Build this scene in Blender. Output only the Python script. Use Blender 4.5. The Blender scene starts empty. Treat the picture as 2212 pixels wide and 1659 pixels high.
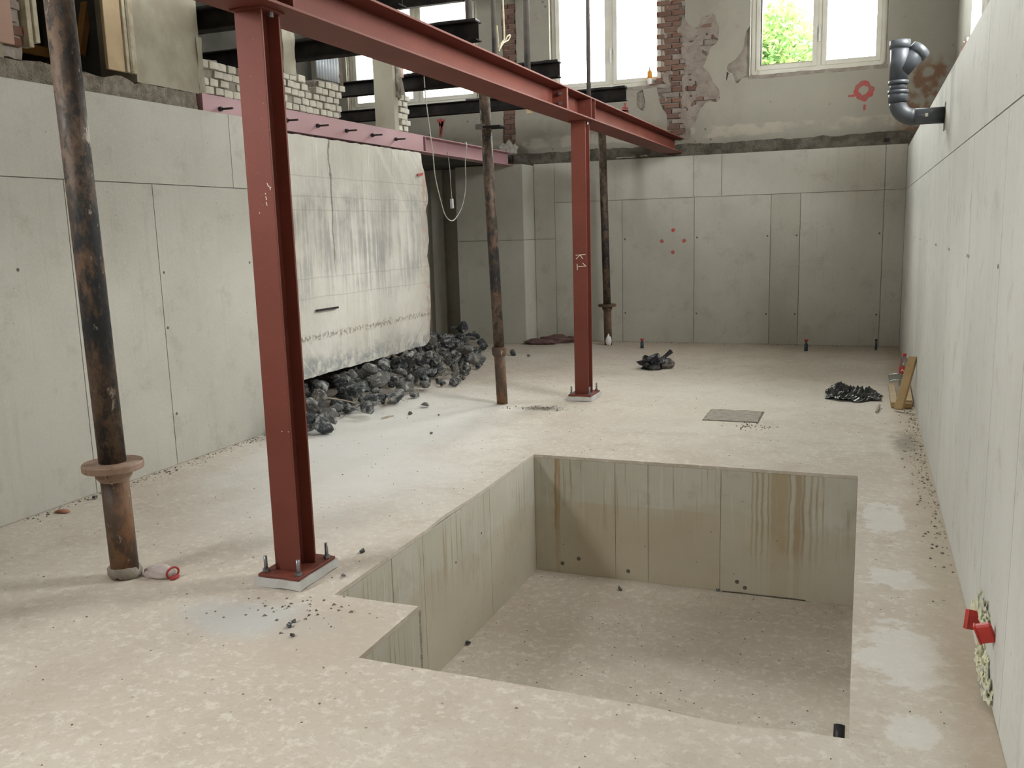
import bpy, bmesh, math, random
import numpy as np
from mathutils import Vector, Matrix, noise as mnoise
from mathutils.geometry import tessellate_polygon

random.seed(7)
SC = bpy.context.scene
COL = SC.collection

# ------------------------------------------------------------------ camera
FPX, CX, CY, CAMH = 1950.0, 1106.0, 829.5, 1.65
yaw, pit, rol = (math.radians(a) for a in (21.4214, 9.6511, -1.6128))
_f = Vector((-math.sin(yaw)*math.cos(pit), math.cos(yaw)*math.cos(pit), -math.sin(pit)))
_r0 = Vector((math.cos(yaw), math.sin(yaw), 0)); _u0 = _r0.cross(_f)
RT = math.cos(rol)*_r0 + math.sin(rol)*_u0
UP = -math.sin(rol)*_r0 + math.cos(rol)*_u0
cam = bpy.data.cameras.new('camera'); camo = bpy.data.objects.new('camera', cam); COL.objects.link(camo)
cam.sensor_width = 36; cam.lens = FPX/2212*36; cam.clip_start = 0.05; cam.clip_end = 200
m = Matrix((RT, UP, -_f)).transposed().to_4x4(); m.translation = (0, 0, CAMH); camo.matrix_world = m
SC.camera = camo

# pixel of the 2212x1659 photograph -> point on a known plane of the building
def _ray(p): return _f + RT*((p[0]-CX)/FPX) - UP*((p[1]-CY)/FPX)
def onZ(px, py, z=0.0): d = _ray((px, py)); return Vector((0, 0, CAMH)) + d*((z-CAMH)/d.z)
def onX(px, py, X): d = _ray((px, py)); return Vector((0, 0, CAMH)) + d*(X/d.x)
def onY(px, py, Y): d = _ray((px, py)); return Vector((0, 0, CAMH)) + d*(Y/d.y)

# ------------------------------------------------------------------ world, daylight, exposure
W = bpy.data.worlds.new('overcast_sky'); SC.world = W; W.use_nodes = True
bg = W.node_tree.nodes['Background']; bg.inputs[0].default_value = (0.99, 1.0, 0.975, 1); bg.inputs[1].default_value = 28.0
SC.view_settings.view_transform = 'Standard'; SC.view_settings.look = 'None'
SC.view_settings.gamma = 1; SC.view_settings.use_curve_mapping = False
SC.view_settings.exposure = 0.33
SC.cycles.use_denoising = True
SC.cycles.max_bounces = 10; SC.cycles.diffuse_bounces = 6; SC.cycles.transparent_max_bounces = 16
SC.cycles.sample_clamp_indirect = 8

def portal(name, loc, direction, sx, sy):
    l = bpy.data.lights.new(name, 'AREA'); l.shape = 'RECTANGLE'; l.size = sx; l.size_y = sy
    l.cycles.is_portal = True
    o = bpy.data.objects.new(name, l); COL.objects.link(o); o.location = loc
    o.rotation_euler = Vector(direction).to_track_quat('-Z', 'Y').to_euler()
# building dimensions (metres)
XM = -4.75
XL, XR, YB, YU = -4.72, 0.455, 12.83, 12.98       # left wall, right wall, back wall, upper back wall
XRU, YR, XS, ZC = 0.96, -3.6, -8.4, 6.2           # upper right wall, rear wall, side-room wall, ceiling
WN = [(-1.7, 1.5, 2.95, 4.6)]                       # window above the left wall beside the viewpoint y0,y1,z0,z1
WR = [(5.6, 6.9, 3.0, 4.8), (10.2, 11.2, 2.95, 4.1)]      # windows of the upper right wall  y0,y1,z0,z1
WB = [(-4.36, -2.69, 3.60, 6.08), (-1.53, 0.155, 3.615, 6.08), (-7.75, -5.50, 3.585, 5.6)]   # back windows x0,x1,z0,z1
WL = [(6.6, 8.2, 3.6, 5.2)]           # unseen opening added in the side room's left wall to brighten the right wall, y0,y1,z0,z1
for a, b, c, d in WL: portal('daylight_left_added', (XS-.22, (a+b)/2, (c+d)/2), (1, 0, 0), b-a, d-c)
for a, b, c, d in WN: portal('daylight_near_window', (-5.15, (a+b)/2, (c+d)/2), (1, 0, 0), b-a, d-c)
for a, b, c, d in WR: portal('daylight_right_window', (XRU+.32, (a+b)/2, (c+d)/2), (-1, 0, 0), b-a, d-c)
for a, b, c, d in WB: portal('daylight_back_window', ((a+b)/2, YU+.4, (c+d)/2), (0, -1, 0), b-a, d-c)

# ------------------------------------------------------------------ node helpers
class NT:
    def __init__(s, name):
        s.m = bpy.data.materials.new(name); s.m.use_nodes = True
        s.t = s.m.node_tree; s.t.nodes.clear()
        s.out = s.t.nodes.new('ShaderNodeOutputMaterial')
        s.tc = s.t.nodes.new('ShaderNodeTexCoord')
    def _in(s, sock, v):
        if isinstance(v, bpy.types.NodeSocket): s.t.links.new(v, sock)
        elif isinstance(v, (tuple, list)) and len(v) == 3 and sock.type == 'RGBA': sock.default_value = (*v, 1)
        else: sock.default_value = v
    def n(s, typ, ins=None, **kw):
        nd = s.t.nodes.new('ShaderNode'+typ)
        for k, v in kw.items(): setattr(nd, k, v)
        for k, v in (ins or {}).items(): s._in(nd.inputs[k], v)
        return nd
    def pos(s, scale=(1, 1, 1), coord='Object', loc=(0, 0, 0)):
        return s.n('Mapping', {'Vector': s.tc.outputs[coord], 'Scale': scale, 'Location': loc}).outputs[0]
    def noise(s, scale, detail=4, rough=.55, vec=None, dist=0):
        return s.n('TexNoise', {'Vector': vec or s.pos(), 'Scale': scale, 'Detail': detail, 'Roughness': rough, 'Distortion': dist}).outputs[0]
    def voro(s, scale, vec=None, feature='F1'):
        return s.n('TexVoronoi', {'Vector': vec or s.pos(), 'Scale': scale}, feature=feature).outputs[0]
    def rng(s, v, a, b, c=0.0, d=1.0, smooth=True):
        return s.n('MapRange', {0: v, 1: a, 2: b, 3: c, 4: d}, interpolation_type='SMOOTHSTEP' if smooth else 'LINEAR').outputs[0]
    def math(s, op, a, b=0.0):
        return s.n('Math', {0: a, 1: b}, operation=op).outputs[0]
    def mix(s, fac, a, b, mode='MIX'):
        nd = s.n('Mix', data_type='RGBA', blend_type=mode)
        s._in(nd.inputs[0], fac); s._in(nd.inputs[6], a); s._in(nd.inputs[7], b)
        return nd.outputs[2]
    def xyz(s):
        q = s.n('SeparateXYZ', {0: s.tc.outputs['Object']}); return q.outputs
    def band(s, v, c, half, soft):
        d = s.math('ABSOLUTE', s.math('SUBTRACT', v, c)); return s.rng(d, half, half+soft, 1, 0)
    def blob(s, cx, cy, rx, ry, soft=.5, amp=.5, nscale=3.0):
        X, Y, Z = s.xyz()
        a = s.math('DIVIDE', s.math('SUBTRACT', X, cx), rx); b = s.math('DIVIDE', s.math('SUBTRACT', Y, cy), ry)
        d = s.math('SQRT', s.math('ADD', s.math('MULTIPLY', a, a), s.math('MULTIPLY', b, b)))
        d = s.math('ADD', d, s.math('MULTIPLY', s.math('SUBTRACT', s.noise(nscale, 5, .65), .5), amp*2))
        return s.rng(d, 1-soft, 1+soft*.3, 1, 0)
    def bsdf(s, col, rough=.85, metal=0.0, bump=None, bstr=.3, bdist=.01, spec=.3, **kw):
        b = s.n('BsdfPrincipled', {'Base Color': col, 'Roughness': rough, 'Metallic': metal, 'Specular IOR Level': spec})
        for k, v in kw.items(): s._in(b.inputs[k], v)
        if bump is not None:
            s._in(b.inputs['Normal'], s.n('Bump', {'Height': bump, 'Strength': bstr, 'Distance': bdist}).outputs[0])
        s.t.links.new(b.outputs[0], s.out.inputs[0]); return s.m
    def rnd(s): return s.n('ObjectInfo').outputs['Random']

def simple(name, c, c2=None, scale=8, rough=.6, metal=0, bstr=.15, bdist=.004, spec=.35, var=0):
    s = NT(name); nz = s.noise(scale, 5)
    col = s.mix(s.rng(nz, .35, .68), c, c2 or tuple(x*.75 for x in c))
    if var: col = s.mix(s.math('MULTIPLY', s.rnd(), var), col, tuple(x*.35 for x in c))
    return s.bsdf(col, rough, metal, s.noise(scale*5, 4), bstr, bdist, spec)

M = {}
def concrete(name, c1, c2, stain=(.30, .27, .21), tone=.12, streak=0.0, pores=1.0):
    s = NT(name)
    big = s.noise(.9, 4, .6); mid = s.noise(4.5, 6, .65); fine = s.noise(60, 3, .6)
    col = s.mix(s.rng(big, .32, .70), c1, c2)
    col = s.mix(s.math('MULTIPLY', s.rng(mid, .52, .75), .45), col, stain)
    col = s.mix(s.math('MULTIPLY', s.rng(fine, .4, .7), .12), col, (.75, .74, .70))
    if streak:
        st = s.noise(1, 4, .6, s.pos((26, 26, .9)))
        col = s.mix(s.math('MULTIPLY', s.rng(st, .55, .78), streak), col, stain)
    v = s.voro(9, s.pos((1, 1, 1)))
    col = s.mix(s.math('MULTIPLY', s.rng(v, .035, .06, 1, 0), .55*pores), col, (.16, .15, .13))
    v2 = s.voro(38)
    col = s.mix(s.math('MULTIPLY', s.rng(v2, .06, .12, 1, 0), .18*pores), col, (.2, .19, .17))
    col = s.mix(s.math('MULTIPLY', s.rnd(), tone), col, tuple(x*.55 for x in c1))
    M[name] = s.bsdf(col, .82, bump=mid, bstr=.12, bdist=.01, spec=.25)
concrete('concrete_wall', (.45, .44, .385), (.53, .52, .465), tone=.16, streak=.22)
concrete('concrete_damp', (.385, .375, .32), (.44, .43, .37), tone=.1, streak=.22)
concrete('concrete_lit', (.54, .535, .50), (.61, .605, .57), tone=.12, streak=.25)  # wall concrete lightened: the right wall's stronger light is put into its colour
concrete('concrete_joint', (.20, .19, .165), (.27, .26, .23))
concrete('grout', (.50, .50, .50), (.62, .62, .61))

def floor_mat(name, pit=False):
    s = NT(name); X, Y, Z = s.xyz()
    big = s.noise(.55, 5, .6); mid = s.noise(3.2, 7, .68); dab = s.noise(19, 6, .75)
    col = s.mix(s.rng(big, .35, .68), (.535, .47, .40), (.62, .57, .50))
    col = s.mix(s.math('MULTIPLY', s.rng(mid, .48, .66), .6), col, (.48, .415, .35))
    col = s.mix(s.math('MULTIPLY', s.rng(dab, .50, .62), .5), col, (.76, .72, .65))
    col = s.mix(s.math('MULTIPLY', s.rng(s.noise(1.5, 6, .7), .48, .66), .5), col, (.50, .43, .365))
    col = s.mix(s.math('MULTIPLY', s.rng(s.noise(42, 4, .7), .52, .70), .38), col, (.36, .31, .26))
    if not pit:
        col = s.mix(s.math('MULTIPLY', s.blob(-3.3, 5.3, 1.1, 1.7, .8, .5, 1.4), .7), col, (.72, .71, .69))
        col = s.mix(s.math('MULTIPLY', s.blob(-3.9, 6.8, 1.1, 2.2, .8, .5, 1.4), .7), col, (.78, .78, .77))
        col = s.mix(s.math('MULTIPLY', s.blob(-1.2, 8.6, 1.9, 2.2, .8, .7, 1.6), .45), col, (.72, .68, .60))
        col = s.mix(s.math('MULTIPLY', s.blob(-2.47, 3.05, .42, .22, .7, .7, 4), .85), col, (.50, .51, .50))
        col = s.mix(s.math('MULTIPLY', s.blob(-2.05, 3.02, .30, .33, .35, .35, 4), .6), col, (.50, .43, .36))
        for a in ((.17, 3.55, .17, .30), (.19, 4.35, .13, .14), (.2, 3.0, .09, .10), (.15, 5.3, .10, .3)):
            col = s.mix(s.math('MULTIPLY', s.blob(*a, .22, 1.5, 6), .6), col, (.72, .71, .67))
        edge = s.rng(s.math('ADD', X, s.math('MULTIPLY', s.noise(5), .2)), .30, .50)
        col = s.mix(s.math('MULTIPLY', edge, .6), col, (.40, .32, .23))
        far = s.rng(s.math('ADD', Y, s.math('MULTIPLY', s.noise(1.2), 2)), 12.2, 13.6)
        col = s.mix(s.math('MULTIPLY', far, .3), col, (.42, .36, .28))
        col = s.mix(s.math('MULTIPLY', s.blob(-2.78, 7.82, .24, .12, .9, 1.0, 11), .8), col, (.10, .09, .07))
        col = s.mix(s.math('MULTIPLY', s.blob(.33, 7.2, .12, .5, .9, 1.0, 12), .6), col, (.16, .14, .11))
    v = s.voro(11); col = s.mix(s.math('MULTIPLY', s.rng(v, .05, .085, 1, 0), s.math('MULTIPLY', s.rng(s.noise(2), .45, .6), .75)), col, (.17, .14, .11))
    h = s.math('ADD', s.math('MULTIPLY', mid, .6), s.math('MULTIPLY', dab, .4))
    M[name] = s.bsdf(col, .88, bump=h, bstr=.35, bdist=.02, spec=.2)
floor_mat('floor_screed'); floor_mat('pit_screed', True)

def pit_wall_mat():
    s = NT('pit_concrete'); X, Y, Z = s.xyz()
    big = s.noise(1.3, 5, .6); mid = s.noise(6, 6, .65)
    col = s.mix(s.rng(big, .35, .68), (.50, .485, .42), (.58, .565, .505))
    col = s.mix(s.math('MULTIPLY', s.rng(mid, .5, .74), .4), col, (.33, .29, .20))
    low = s.rng(s.math('ADD', Z, s.math('MULTIPLY', s.noise(2.2, 4), .5)), -.12, -.06, 1, 0)
    col = s.mix(s.math('MULTIPLY', low, .35), col, (.44, .37, .25))
    sx = s.n('CombineXYZ', {0: s.math('ADD', X, s.math('MULTIPLY', Y, .83)), 1: 0.0, 2: Z}).outputs[0]
    def streak(f, zf, lo, hi): return s.rng(s.noise(1, 3, .6, s.n('Mapping', {'Vector': sx, 'Scale': (f, 1, zf)}).outputs[0]), lo, hi)
    fade = s.rng(s.math('ADD', Z, s.math('MULTIPLY', s.noise(3), .5)), -.45, .15)
    isb = s.rng(Y, 6.05, 6.1)
    tide = s.math('MULTIPLY', s.math('MULTIPLY', s.rng(Z, -.345, -.335, 1, 0), s.math('MULTIPLY', s.rng(X, -2.0, -1.85), s.rng(X, -.875, -.885))), isb)
    col = s.mix(s.math('MULTIPLY', tide, .55), col, (.46, .39, .28))
    tones = s.rng(s.noise(2.4, 5, .6), .4, .62); col = s.mix(s.math('MULTIPLY', tones, .35), col, (.55, .51, .42))
    col = s.mix(s.math('MULTIPLY', s.math('MULTIPLY', streak(34, 1.1, .55, .68), fade), .75), col, (.34, .26, .15))
    col = s.mix(s.math('MULTIPLY', s.math('MULTIPLY', streak(55, 1.4, .58, .68), fade), .55), col, (.66, .65, .58))
    isback = s.rng(Y, 6.05, 6.1)
    wob = s.math('ADD', X, s.math('MULTIPLY', s.math('SUBTRACT', s.noise(6, 4), .5), .035))
    down = s.rng(s.math('ADD', Z, s.math('MULTIPLY', s.noise(5), .5)), -.62, -.05)
    for c, hw, so, k, cc in ((-2.085, .003, .016, .8, (.36, .22, .08)), (-2.065, .002, .010, .6, (.36, .24, .11)), (-.485, .045, .03, .62, (.36, .26, .13)), (-.365, .012, .02, .6, (.31, .20, .08)), (-.33, .003, .010, .6, (.27, .20, .11)), (-.60, .003, .010, .6, (.32, .22, .10)),
                             (-.635, .003, .010, .6, (.32, .23, .11)), (-.665, .002, .010, .5, (.34, .25, .13)), (-.56, .002, .008, .6, (.30, .22, .11)), (-.28, .003, .010, .5, (.30, .24, .14)), (-.24, .002, .010, .4, (.30, .24, .14)), (-.42, .002, .008, .6, (.26, .2, .12))):
        dn = s.math('MULTIPLY', isb, s.rng(down, 0, 1, .35 if hw > .01 or c < -2 else .1, 1))
        col = s.mix(s.math('MULTIPLY', s.math('MULTIPLY', s.band(wob, c, hw, so), dn), k), col, cc)
    v = s.voro(8); col = s.mix(s.rng(v, .035, .06, .6, 0), col, (.14, .12, .09))
    M['pit_concrete'] = s.bsdf(col, .8, bump=mid, bstr=.15, bdist=.01)
pit_wall_mat()

def old_wall_mat():
    s = NT('old_foundation'); X, Y, Z = s.xyz()
    big = s.noise(1.6, 5, .62); st = s.noise(1, 4, .65, s.pos((18, 18, 1.0))); st2 = s.noise(1, 4, .6, s.pos((42, 42, 1.6)))
    col = s.mix(s.rng(big, .33, .68), (.58, .555, .49), (.67, .65, .60))
    blot = s.noise(3.2, 6, .7)
    band = s.math('MULTIPLY', s.band(s.math('ADD', Z, s.math('MULTIPLY', blot, .9)), 2.0, .26, .35), s.rng(s.math('ADD', s.math('MULTIPLY', st, .5), s.math('MULTIPLY', s.noise(2.1, 5, .6), .5)), .42, .60))
    col = s.mix(s.math('MULTIPLY', band, .85), col, (.34, .335, .32))
    col = s.mix(s.math('MULTIPLY', s.rng(blot, .55, .72), .5), col, (.50, .47, .41))
    col = s.mix(s.math('MULTIPLY', s.rng(st2, .55, .72), .5), col, (.42, .41, .39))
    col = s.mix(s.math('MULTIPLY', s.rng(st, .60, .75), .5), col, (.86, .86, .85))
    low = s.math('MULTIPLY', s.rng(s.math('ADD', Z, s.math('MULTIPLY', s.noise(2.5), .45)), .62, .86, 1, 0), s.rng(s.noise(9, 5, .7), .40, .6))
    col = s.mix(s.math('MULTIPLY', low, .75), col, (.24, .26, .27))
    col = s.mix(s.math('MULTIPLY', s.band(s.math('ADD', Z, s.math('MULTIPLY', s.noise(11, 5, .8), .16)), .80, .010, .03), s.rng(s.noise(30, 3), .4, .6, 0, .7)), col, (.18, .15, .11))
    for z in (1.10, 1.28, 1.90, 2.02, 2.20): col = s.mix(s.math('MULTIPLY', s.band(s.math('ADD', Z, s.math('MULTIPLY', s.noise(5), .03)), z, .002, .006), .35), col, (.30, .28, .25))
    crack = s.math('MULTIPLY', s.band(s.math('ADD', Y, s.math('MULTIPLY', s.noise(4, 5), .12)), 7.58, .004, .012), s.rng(Z, 1.2, 1.5))
    col = s.mix(s.math('MULTIPLY', crack, .8), col, (.16, .14, .12))
    edge = s.math('MULTIPLY', s.rng(Y, 9.30, 9.46), s.rng(s.noise(12, 4), .45, .6))
    col = s.mix(s.math('MULTIPLY', edge, .6), col, (.52, .33, .25))
    M['old_foundation'] = s.bsdf(col, .88, bump=s.math('ADD', s.noise(7, 6, .7), s.math('MULTIPLY', st2, .3)), bstr=.4, bdist=.02, spec=.2)
old_wall_mat()

def plaster_mat():
    s = NT('old_plaster'); X, Y, Z = s.xyz()
    big = s.noise(1.1, 5, .6); mid = s.noise(5, 6, .7); spot = s.noise(2.6, 6, .72)
    col = s.mix(s.rng(big, .35, .66), (.305, .288, .245), (.37, .35, .295))
    col = s.mix(s.math('MULTIPLY', s.rng(spot, .54, .62), .7), col, (.36, .34, .30))
    col = s.mix(s.math('MULTIPLY', s.rng(mid, .62, .72), .7), col, (.30, .22, .17))
    col = s.mix(s.math('MULTIPLY', s.rng(s.voro(4.5), .05, .09, 1, 0), .8), col, (.14, .12, .10))
    right = s.rng(X, -1.75, -1.55)
    col = s.mix(s.math('MULTIPLY', right, .6), col, (.37, .36, .31))
    foot = s.math('MULTIPLY', s.band(s.math('ADD', Z, s.math('MULTIPLY', s.noise(4), .12)), 2.97, .05, .04), s.rng(s.noise(3), .4, .55))
    col = s.mix(s.math('MULTIPLY', foot, .7), col, (.50, .465, .40))
    brown = s.math('MULTIPLY', s.rng(X, .25, .4), s.rng(s.math('ADD', Z, s.math('MULTIPLY', s.noise(3), .5)), 3.95, 3.8, 0, 1))
    col = s.mix(s.math('MULTIPLY', brown, s.rng(s.noise(6, 5), .42, .58)), col, (.24, .15, .10))
    M['old_plaster'] = s.bsdf(col, .9, bump=s.math('ADD', spot, s.math('MULTIPLY', mid, .5)), bstr=.4, bdist=.02, spec=.2)
plaster_mat()

def rust_pipe(name, black, rust, k):
    s = NT(name)
    a = s.noise(5, 6, .7, s.pos((1, 1, .45))); b = s.noise(13, 6, .72, s.pos((1, 1, .6), loc=(3, 1, 2))); c = s.noise(22, 5, .7, s.pos((1, 1, .5), loc=(9, 4, 0)))
    col = s.mix(s.rng(a, k-.06, k+.06), black, rust)
    col = s.mix(s.math('MULTIPLY', s.rng(b, .54, .66), .8), col, (.075, .05, .035))
    col = s.mix(s.math('MULTIPLY', s.rng(c, .62, .70), .7), col, (.50, .45, .38))
    if name == 'prop_black_paint':
        Z = s.xyz()[2]; zz = s.math('ADD', Z, s.math('MULTIPLY', s.math('SUBTRACT', a, .5), 1.2))
        br = s.math('MAXIMUM', s.rng(zz, 1.72, 1.86), s.rng(zz, 1.02, 1.12, 1, 0))
        bcol = s.mix(s.rng(b, .42, .60), (.055, .04, .03), (.135, .088, .058)); bcol = s.mix(s.rng(c, .50, .62), bcol, (.028, .026, .025)); bcol = s.mix(s.rng(s.noise(9, 5, .7, s.pos((1, 1, .4), loc=(5, 5, 5))), .58, .64), bcol, (.40, .35, .29))
        col = s.mix(s.math('MULTIPLY', br, .9), col, bcol)
    M[name] = s.bsdf(col, s.rng(c, .3, .7, .45, .8), bump=c, bstr=.5, bdist=.006, spec=.35)
rust_pipe('prop_black_paint', (.022, .023, .026), (.14, .085, .055), .56)
rust_pipe('prop_rust', (.085, .055, .04), (.20, .105, .055), .5)
rust_pipe('prop_flange_rust', (.26, .17, .12), (.34, .24, .19), .5)

def paint(name, c, c2, rough=.5):
    s = NT(name); a = s.noise(2.0, 5, .6); b = s.noise(70, 3, .6); v = s.voro(30)
    col = s.mix(s.rng(a, .35, .68), c, c2)
    col = s.mix(s.math('MULTIPLY', s.rng(b, .66, .76), .35), col, (.55, .42, .38))
    M[name] = s.bsdf(col, rough, bump=b, bstr=.06, bdist=.002, spec=.25)
paint('red_oxide_primer', (.150, .040, .027), (.178, .049, .034), .62)
paint('pink_primer', (.40, .235, .255), (.44, .265, .285), .45)
M['dark_steel'] = simple('dark_steel', (.010, .0095, .009), (.022, .018, .016), 6, .8, 0, .3, .006, .12)
M['bolt_steel'] = simple('bolt_steel', (.30, .31, .33), None, 30, .4, .8)
M['black_bolt'] = simple('black_bolt', (.03, .028, .028), None, 30, .55)
M['grey_tube'] = simple('grey_tube', (.10, .095, .09), (.16, .14, .125), 9, .5, .2)
M['pvc_grey'] = simple('pvc_grey', (.058, .066, .076), (.075, .083, .092), 4, .42, 0, .05, .002, .35)
M['white_frame'] = simple('white_frame', (.78, .77, .70), (.70, .68, .60), 3, .45, 0, .05)
M['cream_brick'] = simple('cream_brick', (.66, .63, .55), (.52, .48, .40), 9, .9, 0, .6, .012, .2, .25)
M['red_brick'] = simple('red_brick', (.25, .115, .08), (.20, .15, .125), 7, .92, 0, .6, .012, .2, .5)
M['grey_brick'] = simple('grey_brick', (.33, .285, .25), (.27, .225, .195), 7, .92, 0, .6, .012, .2, .4)
M['mortar'] = simple('mortar', (.36, .325, .28), (.27, .24, .205), 9, .95, 0, .8, .02, .15)
M['rough_mortar'] = simple('rough_mortar', (.24, .21, .165), (.40, .36, .30), 16, .95, 0, 1.0, .03, .15)
M['dark_ledge'] = simple('dark_ledge', (.115, .105, .085), (.20, .185, .155), 10, .95, 0, 1.0, .03, .15)
M['grey_plaster'] = simple('grey_plaster', (.37, .345, .275), (.29, .26, .20), 3.5, .9, 0, .3, .01, .2)
M['post_plaster'] = simple('post_plaster', (.36, .34, .27), (.30, .27, .21), 2.5, .9, 0, .2, .01, .2)
M['pale_timber'] = simple('pale_timber', (.52, .40, .25), (.44, .33, .20), 5, .7)
M['timber'] = simple('timber', (.52, .37, .19), (.44, .30, .15), 6, .7)
M['orange_timber'] = simple('orange_timber', (.42, .22, .075), (.34, .17, .05), 6, .6)
M['casing'] = simple('casing', (.50, .46, .35), (.34, .29, .20), 11, .75)
M['pink_board'] = simple('pink_board', (.42, .275, .22), (.38, .25, .20), 3, .85)
M['grey_board'] = simple('grey_board', (.33, .34, .30), (.27, .28, .25), 3, .85)
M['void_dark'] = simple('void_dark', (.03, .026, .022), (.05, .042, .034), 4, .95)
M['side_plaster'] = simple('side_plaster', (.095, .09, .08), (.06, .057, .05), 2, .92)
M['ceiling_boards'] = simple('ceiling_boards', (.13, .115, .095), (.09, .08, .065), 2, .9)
M['upper_masonry'] = simple('upper_masonry', (.18, .165, .14), (.13, .12, .10), 2, .9)
M['white_cable'] = simple('white_cable', (.62, .60, .54), None, 20, .5)
M['yellow_cable'] = simple('yellow_cable', (.58, .52, .36), None, 20, .5)
M['white_plastic'] = simple('white_plastic', (.80, .80, .80), (.74, .74, .74), 8, .4)
M['red_plastic'] = simple('red_plastic', (.50, .045, .035), None, 8, .4)
M['red_paint'] = simple('red_paint', (.50, .085, .085), (.34, .14, .125), 14, .9)
M['orange_plastic'] = simple('orange_plastic', (.75, .33, .04), None, 8, .4)
M['chalk'] = simple('chalk', (.72, .66, .58), None, 40, .95)
M['blue_plastic'] = simple('blue_plastic', (.05, .07, .11), None, 9, .4)
M['black_rubber'] = simple('black_rubber', (.015, .015, .015), None, 9, .5)
M['foam'] = simple('foam', (.70, .69, .48), (.50, .50, .44), 18, .9, 0, .7, .01)
M['maroon_cloth'] = simple('maroon_cloth', (.13, .075, .075), (.19, .12, .11), 12, .95)
M['dusty_cloth'] = simple('dusty_cloth', (.50, .42, .42), (.60, .53, .50), 12, .95, 0, .6)
M['red_cloth'] = simple('red_cloth', (.45, .07, .07), None, 12, .9)
M['chip_brick'] = simple('chip_brick', (.40, .18, .12), None, 14, .95)
M['beige_stone'] = simple('beige_stone', (.58, .52, .42), (.44, .39, .31), 16, .95, 0, .6, .02)
M['dark_pebble'] = simple('dark_pebble', (.13, .11, .095), (.22, .19, .16), 20, .95)
M['bark'] = simple('bark', (.10, .075, .05), None, 9, .95)
M['dry_stick'] = simple('dry_stick', (.46, .40, .33), (.33, .28, .22), 14, .9)
def rock_mat(name, dark, dust, lo):
    s = NT(name); r = s.rnd()
    vec = s.n('VectorMath', {0: s.tc.outputs['Object'], 1: s.n('CombineXYZ', {0: s.math('MULTIPLY', r, 37), 1: s.math('MULTIPLY', r, 11), 2: r}).outputs[0]}, operation='ADD').outputs[0]
    a = s.noise(1.7, 6, .68, vec); b = s.noise(4.5, 6, .7, vec)
    col = s.mix(s.rng(a, lo, lo+.16), dark, dust); col = s.mix(s.math('MULTIPLY', s.rng(b, .5, .66), .5), col, (.36, .38, .39))
    M[name] = s.bsdf(col, s.rng(a, .4, .6, .35, .8), bump=b, bstr=.7, bdist=.05, spec=.4)
rock_mat('tarry_rubble', (.04, .047, .055), (.50, .50, .48), .47)
rock_mat('dusty_rubble', (.16, .16, .155), (.60, .57, .52), .50)
def bag_mat():
    s = NT('black_film'); b = s.noise(20, 4, .6); a = s.noise(5, 3)
    M['black_film'] = s.bsdf(s.mix(s.rng(a, .58, .7), (.008, .009, .011), (.12, .12, .125)), .3, bump=b, bstr=.5, bdist=.01, spec=.6)
bag_mat()
def glass(name, tint, rough, gl):
    s = NT(name); t = s.n('BsdfTransparent', {0: tint}); g = s.n('BsdfGlossy', {0: (1, 1, 1), 1: rough})
    lw = s.n('LayerWeight', {0: gl}); x = s.n('MixShader', {0: s.math('MULTIPLY', lw.outputs[0], .8), 1: t.outputs[0], 2: g.outputs[0]})
    s.t.links.new(x.outputs[0], s.out.inputs[0]); M[name] = s.m
glass('window_glass', (.96, .98, .97), .02, .2); glass('clear_pet', (.80, .84, .84), .12, .45)
def film():
    s = NT('white_sheeting'); b = s.n('Bump', {'Height': s.noise(3.5, 5, .6, s.pos((1, 1, .5))), 'Strength': .6, 'Distance': .05}).outputs[0]
    t = s.n('BsdfTranslucent', {0: (.82, .82, .78), 'Normal': b}); d = s.n('BsdfDiffuse', {0: (.7, .7, .66), 'Normal': b})
    x = s.n('MixShader', {0: .35, 1: t.outputs[0], 2: d.outputs[0]}); s.t.links.new(x.outputs[0], s.out.inputs[0]); M['white_sheeting'] = s.m
film()
def leafm():
    s = NT('leaf'); r = s.noise(3.5, 2)
    c = s.mix(s.rng(r, .35, .65), (.075, .14, .045), (.15, .205, .07))
    t = s.n('BsdfTranslucent', {0: c}); d = s.n('BsdfDiffuse', {0: c}); x = s.n('MixShader', {0: .5, 1: t.outputs[0], 2: d.outputs[0]})
    s.t.links.new(x.outputs[0], s.out.inputs[0]); M['leaf'] = s.m
leafm()

# ------------------------------------------------------------------ mesh helpers
def link(name, me, mat, parent=None, smooth=False):
    if mat is not None: me.materials.append(M[mat])
    if smooth: me.polygons.foreach_set('use_smooth', [True]*len(me.polygons))
    o = bpy.data.objects.new(name, me); COL.objects.link(o)
    if parent is not None: o.parent = parent
    return o
def obj(name, bm, mat, parent=None, smooth=False):
    me = bpy.data.meshes.new(name); bmesh.ops.recalc_face_normals(bm, faces=bm.faces); bm.to_mesh(me); bm.free()
    return link(name, me, mat, parent, smooth)
def pydata(name, v, f, mat, parent=None, smooth=False):
    me = bpy.data.meshes.new(name); me.from_pydata(v, [], f); me.update()
    return link(name, me, mat, parent, smooth)
def empty(name, loc=(0, 0, 0)):
    o = bpy.data.objects.new(name, None); o.empty_display_size = .1; o.location = loc; COL.objects.link(o); return o
def tag(o, label, cat, group=None):
    o['label'] = label; o['category'] = cat
    if group: o['group'] = group
    return o
def struct(o, label=None):
    o['kind'] = 'structure'
    if label: o['label'] = label
    return o
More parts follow.
